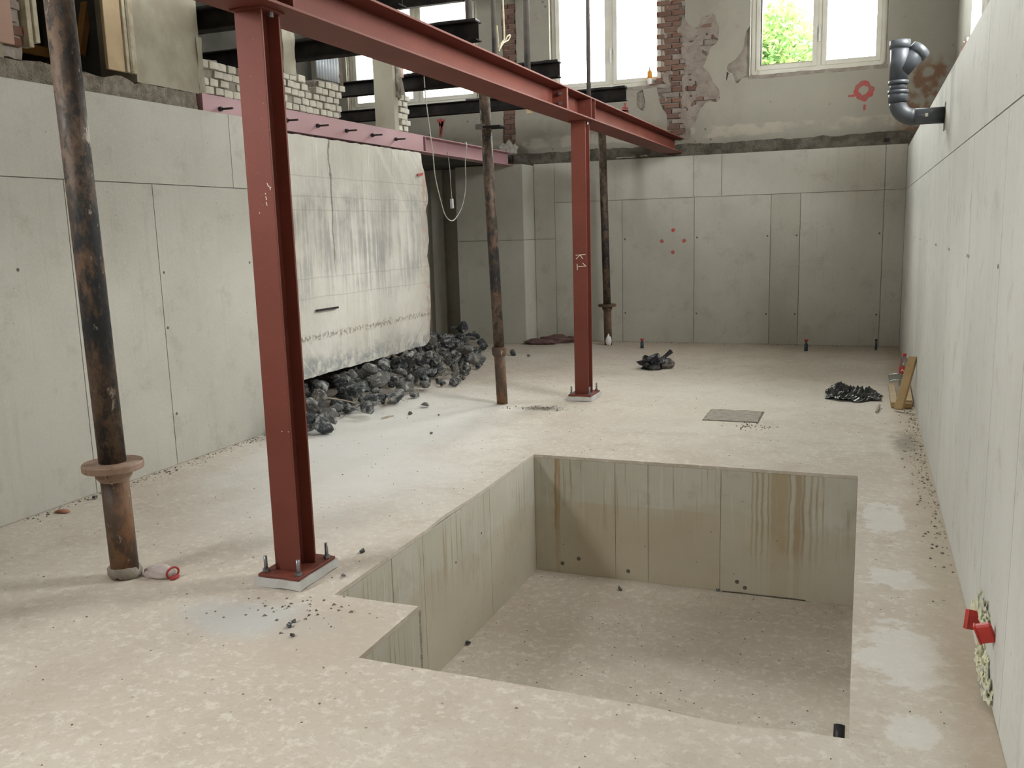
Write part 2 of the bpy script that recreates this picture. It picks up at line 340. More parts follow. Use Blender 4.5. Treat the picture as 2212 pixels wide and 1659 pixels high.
def box(bm, x0, x1, y0, y1, z0, z1):
    vs = [bm.verts.new(p) for p in ((x0, y0, z0), (x1, y0, z0), (x1, y1, z0), (x0, y1, z0), (x0, y0, z1), (x1, y0, z1), (x1, y1, z1), (x0, y1, z1))]
    for f in ((3, 2, 1, 0), (4, 5, 6, 7), (0, 1, 5, 4), (1, 2, 6, 5), (2, 3, 7, 6), (3, 0, 4, 7)): bm.faces.new([vs[i] for i in f])
    return vs
def boxo(name, b, mat, parent=None, bevel=0):
    bm = bmesh.new(); box(bm, *b)
    if bevel: bmesh.ops.bevel(bm, geom=bm.edges[:], offset=bevel, segments=1, affect='EDGES')
    return obj(name, bm, mat, parent)
def beam_between(bm, p, q, w, h, up=(0, 0, 1)):
    p, q = Vector(p), Vector(q); d = (q-p).normalized(); up = Vector(up)
    s = d.cross(up).normalized(); u = s.cross(d)
    vs = [bm.verts.new(c + s*a*w/2 + u*b*h/2) for c in (p, q) for a, b in ((-1, -1), (1, -1), (1, 1), (-1, 1))]
    for f in ((3, 2, 1, 0), (4, 5, 6, 7), (0, 1, 5, 4), (1, 2, 6, 5), (2, 3, 7, 6), (3, 0, 4, 7)): bm.faces.new([vs[i] for i in f])
def tube(bm, path, r, seg=12, cap=True):
    path = [Vector(p) for p in path]; rs = r if isinstance(r, (list, tuple)) else [r]*len(path)
    n0 = None; rings = []
    for i, p in enumerate(path):
        d = (path[min(i+1, len(path)-1)]-path[max(i-1, 0)]).normalized()
        if n0 is None: n0 = d.orthogonal().normalized()
        n0 = (n0 - d*n0.dot(d)).normalized(); b = d.cross(n0)
        rings.append([bm.verts.new(p + (n0*math.cos(t)+b*math.sin(t))*rs[i]) for t in (2*math.pi*k/seg for k in range(seg))])
    for a, b in zip(rings, rings[1:]):
        for k in range(seg): bm.faces.new((a[k], a[(k+1) % seg], b[(k+1) % seg], b[k]))
    if cap: bm.faces.new(rings[0][::-1]); bm.faces.new(rings[-1])
def tubeo(name, path, r, mat, parent=None, seg=12, smooth=True):
    bm = bmesh.new(); tube(bm, path, r, seg); o = obj(name, bm, mat, parent, smooth)
    for p in o.data.polygons:
        if len(p.vertices) > 4: p.use_smooth = False
    return o
def lathe(bm, prof, seg=24, c=(0, 0, 0)):
    rings = []
    for r, z in prof: rings.append([bm.verts.new((c[0]+r*math.cos(2*math.pi*k/seg), c[1]+r*math.sin(2*math.pi*k/seg), c[2]+z)) for k in range(seg)])
    for a, b in zip(rings, rings[1:]):
        for k in range(seg): bm.faces.new((a[k], a[(k+1) % seg], b[(k+1) % seg], b[k]))
    bm.faces.new(rings[0][::-1]); bm.faces.new(rings[-1])
def latheo(name, prof, mat, parent=None, seg=24, c=(0, 0, 0), smooth=True):
    bm = bmesh.new(); lathe(bm, prof, seg, c); o = obj(name, bm, mat, parent, smooth)
    for e in o.data.edges: pass
    return o
def rough_box(name, b, seg, amp, mat, parent=None, freq=6, seed=0, clamp=None):
    """box subdivided to about seg metres, its skin pushed about by noise"""
    bm = bmesh.new(); x0, x1, y0, y1, z0, z1 = b
    n = [max(1, int(round((q-p)/seg))) for p, q in ((x0, x1), (y0, y1), (z0, z1))]
    idx = {}
    def v(i, j, k):
        if (i, j, k) not in idx:
            p = Vector((x0+(x1-x0)*i/n[0], y0+(y1-y0)*j/n[1], z0+(z1-z0)*k/n[2]))
            d = mnoise.noise_vector(p*freq+Vector((seed*7.1, seed*3.3, seed))) * amp
            d += mnoise.noise_vector(p*freq*3+Vector((seed, 0, 9))) * amp*.5
            idx[i, j, k] = bm.verts.new(p+d)
        return idx[i, j, k]
    for i in range(n[0]):
        for j in range(n[1]):
            for k in (0, n[2]): bm.faces.new((v(i, j, k), v(i+1, j, k), v(i+1, j+1, k), v(i, j+1, k)))
    for i in range(n[0]):
        for k in range(n[2]):
            for j in (0, n[1]): bm.faces.new((v(i, j, k), v(i+1, j, k), v(i+1, j, k+1), v(i, j, k+1)))
    for j in range(n[1]):
        for k in range(n[2]):
            for i in (0, n[0]): bm.faces.new((v(i, j, k), v(i, j+1, k), v(i, j+1, k+1), v(i, j, k+1)))
    return obj(name, bm, mat, parent)
def sd_poly(U, V, poly):
    """signed distance to a polygon, positive inside"""
    poly = np.array(poly, float); d = np.full(U.shape, 1e9); ins = np.zeros(U.shape, bool)
    for (ax, ay), (bx, by) in zip(poly, np.roll(poly, -1, 0)):
        ex, ey = bx-ax, by-ay; wx, wy = U-ax, V-ay
        t = np.clip((wx*ex+wy*ey)/(ex*ex+ey*ey+1e-12), 0, 1)
        d = np.minimum(d, (wx-ex*t)**2+(wy-ey*t)**2)
        c = (ay > V) != (by > V)
        with np.errstate(divide='ignore', invalid='ignore'): xi = ax+(V-ay)*ex/(ey if abs(ey) > 1e-12 else 1e-12)
        ins ^= c & (U < xi)
    return np.where(ins, np.sqrt(d), -np.sqrt(d))
def nz2(U, V, f, amp, seed=0):
    out = np.empty(U.shape)
    for i in np.ndindex(U.shape): out[i] = mnoise.noise((U[i]*f+seed*5.7, V[i]*f, seed))+.5*mnoise.noise((U[i]*f*2.7, V[i]*f*2.7, seed+4))
    return out*amp
def sheet(name, field, u0, u1, v0, v1, step, place, w0, w1, mat, parent=None):
    """solid plate of the area where field(U,V) > 0, between depths w0 and w1; place(u,v,w) -> xyz"""
    nu, nv = int(round((u1-u0)/step)), int(round((v1-v0)/step))
    us, vs = np.linspace(u0, u1, nu+1), np.linspace(v0, v1, nv+1)
    U, V = np.meshgrid(us, vs, indexing='ij'); S = field(U, V)
    verts, key, faces = [], {}, []
    def vid(k, u, v):
        if k not in key: key[k] = len(verts); verts.append((u, v))
        return key[k]
    polys = []
    for i in range(nu):
        for j in range(nv):
            c = ((i, j), (i+1, j), (i+1, j+1), (i, j+1)); s = [S[q] for q in c]
            if max(s) <= 0: continue
            pl = []
            for k in range(4):
                a, b = c[k], c[(k+1) % 4]; sa, sb = s[k], s[(k+1) % 4]
                if sa > 0: pl.append(vid(a, us[a[0]], vs[a[1]]))
                if (sa > 0) != (sb > 0):
                    t = sa/(sa-sb); kk = (a, b) if a < b else (b, a)
                    pl.append(vid(kk, us[a[0]]+(us[b[0]]-us[a[0]])*t, vs[a[1]]+(vs[b[1]]-vs[a[1]])*t))
            if len(pl) > 2: polys.append(pl)
    n = len(verts); V3 = [place(u, v, w0) for u, v in verts]+[place(u, v, w1) for u, v in verts]
    cnt = {}
    for p in polys:
        for a, b in zip(p, p[1:]+p[:1]): cnt[(a, b)] = cnt.get((a, b), 0)+1
    F = [tuple(p) for p in polys]+[tuple(q+n for q in reversed(p)) for p in polys]
    F += [(b, a, a+n, b+n) for (a, b) in cnt if (b, a) not in cnt]
    o = pydata(name, V3, F, mat, parent)
    bm = bmesh.new(); bm.from_mesh(o.data); bmesh.ops.recalc_face_normals(bm, faces=bm.faces)
    bmesh.ops.dissolve_limit(bm, angle_limit=.001, verts=bm.verts, edges=bm.edges); bmesh.ops.triangulate(bm, faces=[f for f in bm.faces if len(f.verts) > 4]); bm.to_mesh(o.data); bm.free()
    return o
def blob_mesh(name, mat, c, size, seed, sub=2, amp=.35, freq=2.2, parent=None, smooth=True, flat=True):
    bm = bmesh.new(); bmesh.ops.create_icosphere(bm, subdivisions=sub, radius=1)
    for v in bm.verts:
        d = mnoise.noise(v.co*freq+Vector((seed*3.1, seed, 0)))*amp + mnoise.noise(v.co*freq*3+Vector((seed, 2, 7)))*amp*.5
        v.co = v.co*(1+d)
    zs = min(v.co.z for v in bm.verts) if flat else 0
    for v in bm.verts:
        if flat and v.co.z < -.55: v.co.z = -.55
    zs = -.55 if flat else 0
    for v in bm.verts: v.co = Vector((c[0]+v.co.x*size[0], c[1]+v.co.y*size[1], c[2]+(v.co.z-zs)*size[2]))
    return obj(name, bm, mat, parent, smooth)
def copy_tree(o, parent=None):
    c = o.copy(); COL.objects.link(c); c.parent = parent
    for ch in list(o.children): copy_tree(ch, c)
    return c
def panel(parent, b, mat='concrete_wall', gap=.003, bev=.0015, gaps=None):
    """one formwork field of a cast wall; b = bounds; shrunk by gap in the two long directions"""
    b = list(b); ext = [b[1]-b[0], b[3]-b[2], b[5]-b[4]]; thin = ext.index(min(ext))
    for a in range(3):
        if a != thin: b[2*a] += gap; b[2*a+1] -= gap
    o = boxo('panel', b, mat, parent)
    return o

# ------------------------------------------------------------------ floor with its pit
PX0, PX1, PY0, PY1, PZ = -2.254, 0.004, 2.88, 6.15, -0.905
BX, BY = -1.815, 3.40
hole_c = [(BX, PY0), (PX1, PY0), (PX1, PY1), (PX0, PY1), (PX0, BY), (BX, BY)]
def jitter_loop(cs, step=.04):
    out = []
    for (ax, ay), (bx, by) in zip(cs, cs[1:]+cs[:1]):
        L = math.hypot(bx-ax, by-ay); n = max(2, int(L/step)); nx, ny = (by-ay)/L, -(bx-ax)/L
        for k in range(n):
            t = k/n; x, y = ax+(bx-ax)*t, ay+(by-ay)*t
            a = .004*abs(mnoise.noise((x*9, y*9, 1)))
            if abs(ax-PX0) < .01 and abs(bx-PX0) < .01: a += .030*max(0, mnoise.noise((x*3, y*2.3, 5)))*math.exp(-((y-4.3)/.8)**2)*2
            if abs(ay-PY0) < .01 and abs(by-PY0) < .01: a += .05*max(0, mnoise.noise((x*3.1, y*3, 8)))
            if k == 0: a = 0
            out.append((x+nx*a, y+ny*a))
    return out
hole = jitter_loop(hole_c)
outer = [(XS-.2, YR-.3), (XRU+.3, YR-.3), (XRU+.3, YU+.3), (XS-.2, YU+.3)]
tris = tessellate_polygon([[Vector((*p, 0)) for p in outer], [Vector((*p, 0)) for p in hole]])
pts = outer+hole; nn = len(pts); TH = .022
F = [tuple(t) for t in tris]+[tuple(i+nn for i in reversed(t)) for t in tris]
no = len(outer)
for i in range(len(hole)): a, b = no+i, no+(i+1) % len(hole); F.append((a, b, b+nn, a+nn))
floor = pydata('floor', [(*p, 0) for p in pts]+[(*p, -TH) for p in pts], F, 'floor_screed')
bm = bmesh.new(); bm.from_mesh(floor.data); bmesh.ops.recalc_face_normals(bm, faces=bm.faces); bm.to_mesh(floor.data); bm.free()
struct(floor, 'pale beige rough concrete floor around the open pit')
fp = struct(boxo('floor_pit', (PX0-.05, PX1+.05, PY0-.05, PY1+.05, PZ-.15, PZ), 'pit_screed'), 'dusty concrete bottom of the pit')
T0 = -TH
wpl = struct(boxo('wall_pit_left', (PX0-.2, PX0-.008, BY-.1, PY1+.2, PZ, T0-.001), 'concrete_joint'), 'stained concrete left side of the pit')
for a, b in ((BY, 3.95), (3.95, 4.307), (4.307, 5.28), (5.28, PY1)): panel(wpl, (PX0-.008, PX0, a, b, PZ, T0), 'pit_concrete', .002)
wpb = struct(boxo('wall_pit_back', (PX0, PX1+.2, PY1+.008, PY1+.2, PZ, T0-.001), 'concrete_joint'), 'rust-streaked concrete far side of the pit')
for a, b in ((PX0, -1.634), (-1.634, -1.391), (-1.391, -.879), (-.879, PX1)): panel(wpb, (a, b, PY1, PY1+.008, PZ, T0), 'pit_concrete', .0015)
wpr = struct(boxo('wall_pit_right', (PX1, PX1+.2, PY0-.2, PY1, PZ, T0-.001), 'pit_concrete'), 'concrete right side of the pit')
wpf = struct(boxo('wall_pit_front', (BX-.2, PX1, PY0-.2, PY0, PZ, T0-.001), 'pit_concrete'), 'concrete near side of the pit')
wps = struct(boxo('wall_pit_step', (PX0, BX, PY0, BY, PZ, T0-.001), 'pit_concrete'), 'concrete corner block jutting into the pit')
strip = rough_box('mortar_strip', (BX-.02, BX+.0, BY+.0, BY+.02, PZ+.2, -.03), .03, .004, 'mortar', wps, 20)

# ------------------------------------------------------------------ lower cast walls
wl = struct(boxo('wall_left', (XL-.35, XL-.012, YR, 6.28, 0, 2.61), 'concrete_joint'), 'grey cast concrete basement wall along the left')
ys = [YR, -1.78, -.75, .28, 1.31, 2.34, 3.37, 4.405, 5.172, 6.28]
for a, b in zip(ys, ys[1:]): panel(wl, (XL-.012, XL, a, b, 0, 2.045))
ys = [YR, -1.4, 1.1, 3.6, 6.07, 6.28]
for a, b in zip(ys, ys[1:]): panel(wl, (XL-.012, XL, a, b, 2.045, 2.615))
wr = struct(boxo('wall_right', (XR+.012, XRU+.3, YR, YB+.15, 0, 2.555), 'concrete_joint'), 'bright cast concrete basement wall along the right')
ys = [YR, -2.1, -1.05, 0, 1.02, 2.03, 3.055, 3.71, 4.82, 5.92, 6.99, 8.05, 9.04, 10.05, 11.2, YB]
for a, b in zip(ys, ys[1:]): panel(wr, (XR, XR+.012, a, b, 0, 2.032), 'concrete_lit')
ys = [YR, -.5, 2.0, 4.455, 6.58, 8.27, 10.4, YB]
for a, b in zip(ys, ys[1:]): panel(wr, (XR, XR+.012, a, b, 2.032, 2.56), 'concrete_lit')
wb = struct(boxo('wall_back', (-4.6, XR+.012, YB+.012, YU+.3, 0, 2.595), 'concrete_joint'), 'grey cast concrete basement wall at the far end')
xs = [-4.28, -3.27, -2.24, -1.21, -.83, .2, XR]
for a, b in zip(xs, xs[1:]): panel(wb, (a, b, YB, YB+.012, 0, 2.034), 'concrete_damp' if a == -1.21 else 'concrete_wall')
xs = [-4.28, -2.25, -1.87, .2, XR]
for a, b in zip(xs, xs[1:]): panel(wb, (a, b, YB, YB+.012, 2.034, 2.60))
panel(wb, (-4.6, -4.28, YB, YB+.012, 0, 1.51)); panel(wb, (-4.6, -4.28, YB, YB+.012, 1.51, 2.60))
wp = struct(boxo('wall_pier', (-5.64, -4.612, 12.362, YU+.3, 0, 2.575), 'concrete_joint'), 'cast concrete pier projecting at the far left corner')
panel(wp, (-5.65, -4.6, 12.35, 12.362, 0, 1.51)); panel(wp, (-5.65, -4.6, 12.35, 12.362, 1.51, 2.58))
panel(wp, (-4.612, -4.6, 12.362, YB-.002, 0, 1.51)); panel(wp, (-4.612, -4.6, 12.362, YB-.002, 1.51, 2.58))
panel(wp, (-5.652, -5.64, 12.362, YU, 0, 2.58))
# rough ledges where the old masonry stands on the new walls
struct(rough_box('trim_1', (-4.9, XR+.3, YB+.03, YU+.25, 2.585, 2.755), .06, .03, 'dark_ledge', None, 5, 3), 'dark crumbling ledge along the foot of the old far wall')
struct(rough_box('trim_2', (XL-.35, XL-.035, 2.5, 5.76, 2.60, 2.735), .05, .028, 'rough_mortar', None, 6, 5), 'crumbling mortar bed on top of the left concrete wall')
struct(boxo('trim_3', (XL-.35, XL-.05, YR, 2.5, 2.60, 2.735), 'rough_mortar'))

# hanging old foundation
def old_field(U, V):
    edge = [(6.30, .36), (9.36, .36), (9.48, .43), (9.49, .70), (9.51, .92), (9.52, 1.2), (9.48, 1.39), (9.56, 1.56), (9.55, 1.75), (9.51, 1.90), (9.565, 2.0), (9.56, 2.10), (9.50, 2.36), (9.46, 2.42), (9.44, 2.54), (6.30, 2.54)]
    return sd_poly(U, V, edge)+nz2(U, V, 9, .012, 2)
wo = sheet('wall_old', old_field, 6.25, 9.7, .28, 2.62, .03, lambda u, v, w: (w, u, v), XL-.01, XL-.5, 'old_foundation')
# push the skin about
for v in wo.data.vertices:
    a = mnoise.noise(v.co*5)*.012 + mnoise.noise(v.co*1.6)*.012
    if v.co.z < .6: a += abs(mnoise.noise(v.co*6+Vector((4, 0, 0))))*.06*(.6-v.co.z)/.3*-1
    v.co.x += a if v.co.x > XL-.2 else -a
struct(wo, 'whitewashed old foundation wall hanging above the rubble')
bar = obj('rebar', (lambda b: (beam_between(b, onX(684, 671, XL+.012), onX(730, 664, XL+.012), .02, .018), b)[1])(bmesh.new()), 'black_bolt', wo)
struct(rough_box('wall_soil_bank', (XL-1.0, XL-.68, 6.35, 9.5, -.01, .5), .12, .05, 'void_dark', None, 4, 2), 'dark earth under the hanging old wall')
# side room shell
struct(boxo('wall_side_back', (XS, -5.66, YU+.0, YU+.3, 0, 2.6), 'concrete_wall'))
struct(boxo('wall_side_return', (-7.2, -7.0, 9.6, YU, 0, 2.6), 'concrete_wall'))
struct(boxo('wall_side_pilaster', (-6.32, -6.12, YU-.10, YU-.002, 0, 2.6), 'concrete_wall'))
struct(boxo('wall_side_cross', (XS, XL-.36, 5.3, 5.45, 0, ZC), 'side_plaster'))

struct(boxo('floor_side_light_blocker', (XS, -5.02, 5.46, YU, 2.60, 2.735), 'side_plaster'), 'added slab keeping daylight out of the side-room basement')  # slab added to block daylight so the gap below stays dark
# ------------------------------------------------------------------ upper walls, windows
def rects_out(U, V, rects, pad=0.0):
    S = np.full(U.shape, 9.0)
    for a, b, c, d in rects:
        q = np.maximum(np.maximum(a-pad-U, U-b-pad), np.maximum(c-pad-V, V-d-pad)); S = np.minimum(S, q)
    return S
XT, ZT = XRU, ZC
cuts = [(a, b, c, d) for a, b, c, d in WB]
wbu = sheet('wall_back_upper', lambda U, V: rects_out(U, V, cuts), XS, XT, 2.6, ZT, .05, lambda u, v, w: (u, w, v), YU+.035, YU+.3, 'mortar')
struct(wbu, 'old plastered brick wall with windows above the far concrete wall')
z7 = lambda x, y: (lambda p: (p.x, p.z))(onY(1420+x/4.877, y/4.877, YU))
zoneA = [z7(*p) for p in ((95, 0), (290, 0), (290, 200), (330, 260), (400, 300), (445, 270), (455, 180), (440, 140), (520, 170), (600, 130), (620, 240), (650, 270), (640, 440), (590, 490), (550, 500), (540, 560), (520, 600), (510, 660), (480, 700), (540, 760), (590, 870), (650, 940), (660, 1080), (560, 1060), (510, 1080), (450, 1150), (400, 1290), (350, 1350), (350, 1480), (100, 1480), (100, 1200), (50, 1150), (10, 1000), (-10, 920), (70, 890), (80, 500))]
zoneA[0] = (zoneA[0][0], ZT+.2); zoneA[1] = (zoneA[1][0], ZT+.2)
pB = lambda x, y: (lambda p: (p.x, p.z))(onY(x, y, YU))
zoneB = [pB(1086, 20), pB(1113, 20), pB(1116, 130), pB(1113, 250), pB(1114, 312), pB(1086, 312), pB(1088, 200), pB(1084, 100)]
zoneB[0] = (zoneB[0][0], ZT+.2); zoneB[1] = (zoneB[1][0], ZT+.2)
zoneC = [pB(x, y) for x, y in ((1698, 150), (1722, 148), (1720, 190), (1728, 235), (1722, 280), (1706, 282), (1712, 225), (1702, 185))]
zoneD = [pB(x, y) for x, y in ((1620, 165), (1598, 170), (1592, 190), (1580, 150), (1566, 182), (1572, 140), (1590, 128), (1606, 105), (1612, 60), (1622, 60))]
zoneE = [pB(x, y) for x, y in ((1375, 200), (1390, 192), (1394, 230), (1388, 240), (1376, 232))]
def plaster_field(U, V):
    S = rects_out(U, V, cuts, .01)
    N = nz2(U, V, 7, .012, 1)
    for z in (zoneA, zoneB, zoneD, zoneE): S = np.minimum(S, -sd_poly(U, V, z)+N)
    return S
pl = sheet('plaster', plaster_field, XS, XT, 2.66, ZT, .04, lambda u, v, w: (u, w, v), YU, YU+.03, 'old_plaster', wbu)
BR = {}
def brick_mesh(key, sx, sy, sz, mat, seed):
    if key not in BR:
        bm = bmesh.new(); box(bm, -sx/2, sx/2, -sy/2, sy/2, -sz/2, sz/2)
        bmesh.ops.bevel(bm, geom=bm.edges[:], offset=.004, segments=1, affect='EDGES')
        rr = random.Random(seed)
        for v in bm.verts: v.co += Vector([rr.uniform(-.0035, .0035) for _ in range(3)])
        me = bpy.data.meshes.new('brick'); bm.to_mesh(me); bm.free(); me.materials.append(M[mat]); BR[key] = me
    return BR[key]
def bricks(parent, zone, axis, front, u0, u1, v0, v1, bw, bh, gap, mat, thick=.045, skip=.0, grow=.03, rot=0.0):
    nrow = int((v1-v0)/(bh+gap))
    U, V, lst = [], [], []
    for r in range(nrow):
        z = v0+(r+.5)*(bh+gap); off = (r % 2)*.5*(bw+gap)
        for k in range(int((u1-u0)/(bw+gap))+2):
            u = u0+k*(bw+gap)-off+bw/2; lst.append((u, z))
    A = np.array(lst); S = sd_poly(A[:, 0], A[:, 1], zone)
    for (u, z), s in zip(lst, S):
        if s < -grow or random.random() < skip: continue
        mt = mat if isinstance(mat, str) else mat(u, z)
        me = brick_mesh((mt, bw, random.randrange(5)), bw if axis == 'x' else thick, thick if axis == 'x' else bw, bh, mt, random.random())
        o = bpy.data.objects.new('brick', me); COL.objects.link(o); o.parent = parent
        d = random.uniform(-.006, .006)
        o.location = (u, front+thick/2+d, z) if axis == 'x' else (front-thick/2+d, u, z)
        q = .02 if axis == 'x' else .05; o.rotation_euler = (random.uniform(-q, q), random.uniform(-q, q), random.uniform(-q, q))
        if axis == 'y': o.scale = (1, random.uniform(.86, 1.04), random.uniform(.84, 1.04)); o.location.x += random.uniform(-.012, .004)
xa = min(p[0] for p in zoneA); xb = max(p[0] for p in zoneA)
bricks(wbu, zoneA, 'x', YU+.008, xa, xb, 2.76, 4.85, .205, .058, .014, lambda u, z: 'red_brick' if (u < -2.42 and random.random() < .75) or random.random() < .3 else 'grey_brick')
bricks(wbu, zoneB, 'x', YU+.012, -5.10, -4.89, 2.78, 4.95, .20, .058, .013, 'red_brick')
M['smear'] = simple('smear', (.33, .285, .245), (.25, .21, .18), 8, .95, 0, .8, .02, .15)
sheet('mortar_smear', lambda U, V: np.minimum(sd_poly(U, V, zoneA)+.02, nz2(U, V, 5, .10, 7)+np.where(U > -2.44, .022, -.035)), min(p[0] for p in zoneA)-.05, max(p[0] for p in zoneA)+.05, 2.72, 5.0, .03, lambda u, v, w: (u, w, v), YU+.003, YU+.034, 'smear', wbu)

def window(name, a, b, c, d, label, split, y=YU+.10, glassy=True, opened=False, handle=True):
    w = empty(name, ((a+b)/2, y, c)); struct(w, label)
    def P(nm, bb, mt='white_frame', par=w, bev=.004):
        o = boxo(nm, bb, mt, None, bev); o.parent = par; o.matrix_parent_inverse = Matrix.Translation((-(a+b)/2, -y, -c)) if par is w else Matrix(); return o
    fw = .075
    P('frame_side', (a, a+fw, y, y+.07, c, d)); P('frame_side', (b-fw, b, y, y+.07, c, d))
    P('frame_bottom', (a+fw, b-fw, y, y+.07, c, c+fw)); P('frame_top', (a+fw, b-fw, y, y+.07, d-fw, d))
    P('mullion', (split-.04, split+.04, y, y+.07, c+fw, d-fw))
    for k, (l, r) in enumerate(((a+fw, split-.04), (split+.04, b-fw))):
        s = empty('sash', (0, 0, 0)); s.parent = w; s.matrix_parent_inverse = Matrix.Translation((-(a+b)/2, -y, -c))
        sw = .05; y0 = y-.018
        for bb in ((l-.012, l+sw, y0, y+.05, c+fw-.012, d-fw), (r-sw, r+.012, y0, y+.05, c+fw-.012, d-fw), (l+sw, r-sw, y0, y+.05, c+fw-.012, c+fw+sw), (l+sw, r-sw, y0, y+.05, d-fw-sw, d-fw)):
            boxo('sash_bar', bb, 'white_frame', s, .004)
        boxo('pane', (l+sw-.005, r-sw+.005, y+.02, y+.026, c+fw+sw-.005, d-fw-sw+.005), 'window_glass' if glassy else 'white_sheeting', s)
        if opened and k == 0:
            boxo('gasket', (l+sw, l+sw+.012, y0-.004, y+.02, c+fw+sw, d-fw-sw), 'black_rubber', s)
            boxo('gasket', (l+sw, r-sw, y0-.004, y+.02, c+fw+sw, c+fw+sw+.008), 'casing', s)
    if handle:
        h = empty('handle', (0, 0, 0)); h.parent = w; h.matrix_parent_inverse = Matrix.Translation((-(a+b)/2, -y, -c))
        boxo('handle_rose', (split-.016, split+.016, y-.032, y-.0185, c+.48, c+.56), 'white_plastic', h, .003)
        boxo('handle_lever', (split-.010, split+.010, y-.058, y-.032, c+.36, c+.53), 'white_plastic', h, .004)
    return w
w1 = window('window_1', *WB[0], 'white plastic casement window left of the exposed brick strip', onY(1320, 100, YU+.1).x)
w2 = window('window_2', *WB[1], 'white plastic window with green bush behind its left pane', onY(1771, 80, YU+.1).x, opened=True)
w3 = window('window_3', *WB[2], 'old window masked with white plastic sheeting behind the joists', -6.55, glassy=False, handle=False)
for k, (a, b, c, d) in enumerate(WB[:2]):   # rough mortar sill under each window
    rough_box('sill', (a-.02, b+.03, YU-.005, YU+.10, c-.05, c-.004), .05, .012, 'mortar', wbu, 9, k+1)
    boxo('reveal', (a-.012, a-.001, YU+.002, YU+.12, c, d), 'white_frame', wbu)
# upper right wall, rear wall, ceiling
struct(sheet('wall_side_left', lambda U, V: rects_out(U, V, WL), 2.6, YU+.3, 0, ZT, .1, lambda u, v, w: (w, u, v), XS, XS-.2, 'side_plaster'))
wru = sheet('wall_right_upper', lambda U, V: rects_out(U, V, WR)+nz2(U, V, 6, .02, 3)*(U > 6), YR, YU, 2.5, ZT, .08, lambda u, v, w: (w, u, v), XRU, XRU+.3, 'old_plaster')
struct(wru, 'old plastered masonry above the right concrete wall')
rough_box('brick_jamb', (XRU-.06, XRU+.02, 10.95, 11.6, 2.52, 3.5), .07, .03, 'red_brick', wru, 6, 8)
wre = boxo('wall_rear', (XM-.34, XRU+.3, YR-.3, YR, 0, ZT), 'upper_masonry')
struct(wre, 'masonry wall behind the viewpoint')
struct(boxo('ceiling_side', (XS-.2, XM-.34, 2.6, YU+.3, ZC, ZC+.1), 'ceiling_boards'))
ce = boxo('ceiling', (XM-.34, XRU+.3, YR-.3, YU+.3, ZC, ZC+.1), 'ceiling_boards')
struct(ce, 'dark timber ceiling')

# ------------------------------------------------------------------ masonry above the left wall

wlu = rough_box('wall_left_upper', (XM-.32, XM, 5.16, 5.83, 2.735, ZC), .09, .006, 'grey_plaster', None, 3, 4)
struct(wlu, 'beige plastered masonry pier above the left concrete wall')
rough_box('broken_edge', (XM-.30, XM+.005, 5.80, 5.86, 2.64, 3.15), .04, .015, 'post_plaster', wlu, 8, 2)
xm = lambda x, y: (lambda p: (p.y, p.z))(onX(x, y, XM))
zoneL = [xm(*p) for p in ((424, 124), (476, 126), (480, 142), (500, 150), (560, 152), (612, 160), (665, 172), (672, 188), (681, 200), (684, 168), (738, 178), (740, 190), (738, 225), (745, 256), (620, 250), (530, 236), (424, 205))]
wbl = sheet('wall_brick', lambda U, V: sd_poly(U, V, zoneL)+nz2(U, V, 12, .008, 6)-.01, 5.7, 8.1, 2.7, 3.25, .02, lambda u, v, w: (w, u, v), XM-.03, XM-.28, 'mortar')
struct(wbl, 'broken cream-painted brick wall standing on the pink steel beam')
zoneL2 = [xm(*p) for p in ((436, 122), (476, 126), (480, 142), (500, 150), (560, 152), (612, 160), (665, 172), (672, 188), (681, 200), (684, 168), (738, 178), (740, 190), (738, 225), (745, 250), (620, 243), (530, 229), (440, 200))]
bricks(wbl, zoneL2, 'y', XM, 5.875, 8.0, 2.748, 3.3, .104, .055, .009, 'cream_brick', .09, .02, .0)
tag_walls = []
po = struct(rough_box('wall_post', (XM-.08, XM, 6.92, 7.10, 3.05, ZC), .04, .010, 'post_plaster', None, 7, 1), 'ragged plaster post rising from the cream brickwork')
po2 = struct(rough_box('wall_post_plastered', (XM-.24, XM-.005, 8.90, 8.99, 2.742, ZC), .06, .003, 'post_plaster', None, 3, 1), 'plastered masonry post standing on the pink beam')
zoneP = [(8.985, 2.74), (9.24, 2.74), (9.26, 3.0), (9.22, 3.15), (9.16, 3.3), (9.16, ZC), (8.98, ZC)]
pb = sheet('core', lambda U, V: sd_poly(U, V, zoneP)+nz2(U, V, 10, .02, 3), 8.95, 9.3, 2.74, ZC, .04, lambda u, v, w: (w, u, v), XM-.03, XM-.24, 'mortar', po2)
bricks(po2, zoneP, 'y', XM, 8.98, 9.2, 2.748, 3.2, .104, .055, .01, 'cream_brick', .09, .05, .0)
rough_box('broken_plaster', (XM-.02, XM+.012, 8.95, 9.05, 3.1, 3.6), .04, .02, 'rough_mortar', po2, 9, 3)
boxo('pink_patch', (XM-.06, XM-.01, 9.06, 9.16, 3.32, 3.7), 'pink_board', po2)
cs = empty('corrugated_sheet', onX(708, 172, XM-.05))
tag(cs, 'translucent corrugated sheet standing on the broken cream brickwork', 'corrugated sheet')
v, f = [], []
for k in range(41):
    y = 7.50+.40*k/40; x = .012*math.sin(k*math.pi/2.5)
    v += [(x, y-cs.location.y, 3.10-cs.location.z), (x, y-cs.location.y, 3.36-cs.location.z), (x-.003, y-cs.location.y, 3.10-cs.location.z), (x-.003, y-cs.location.y, 3.36-cs.location.z)]
for k in range(40):
    a = k*4; f += [(a, a+4, a+5, a+1), (a+3, a+7, a+6, a+2), (a+1, a+5, a+7, a+3), (a, a+2, a+6, a+4)]
M['corrugated'] = simple('corrugated', (.42, .46, .50), (.5, .53, .56), 8, .3)
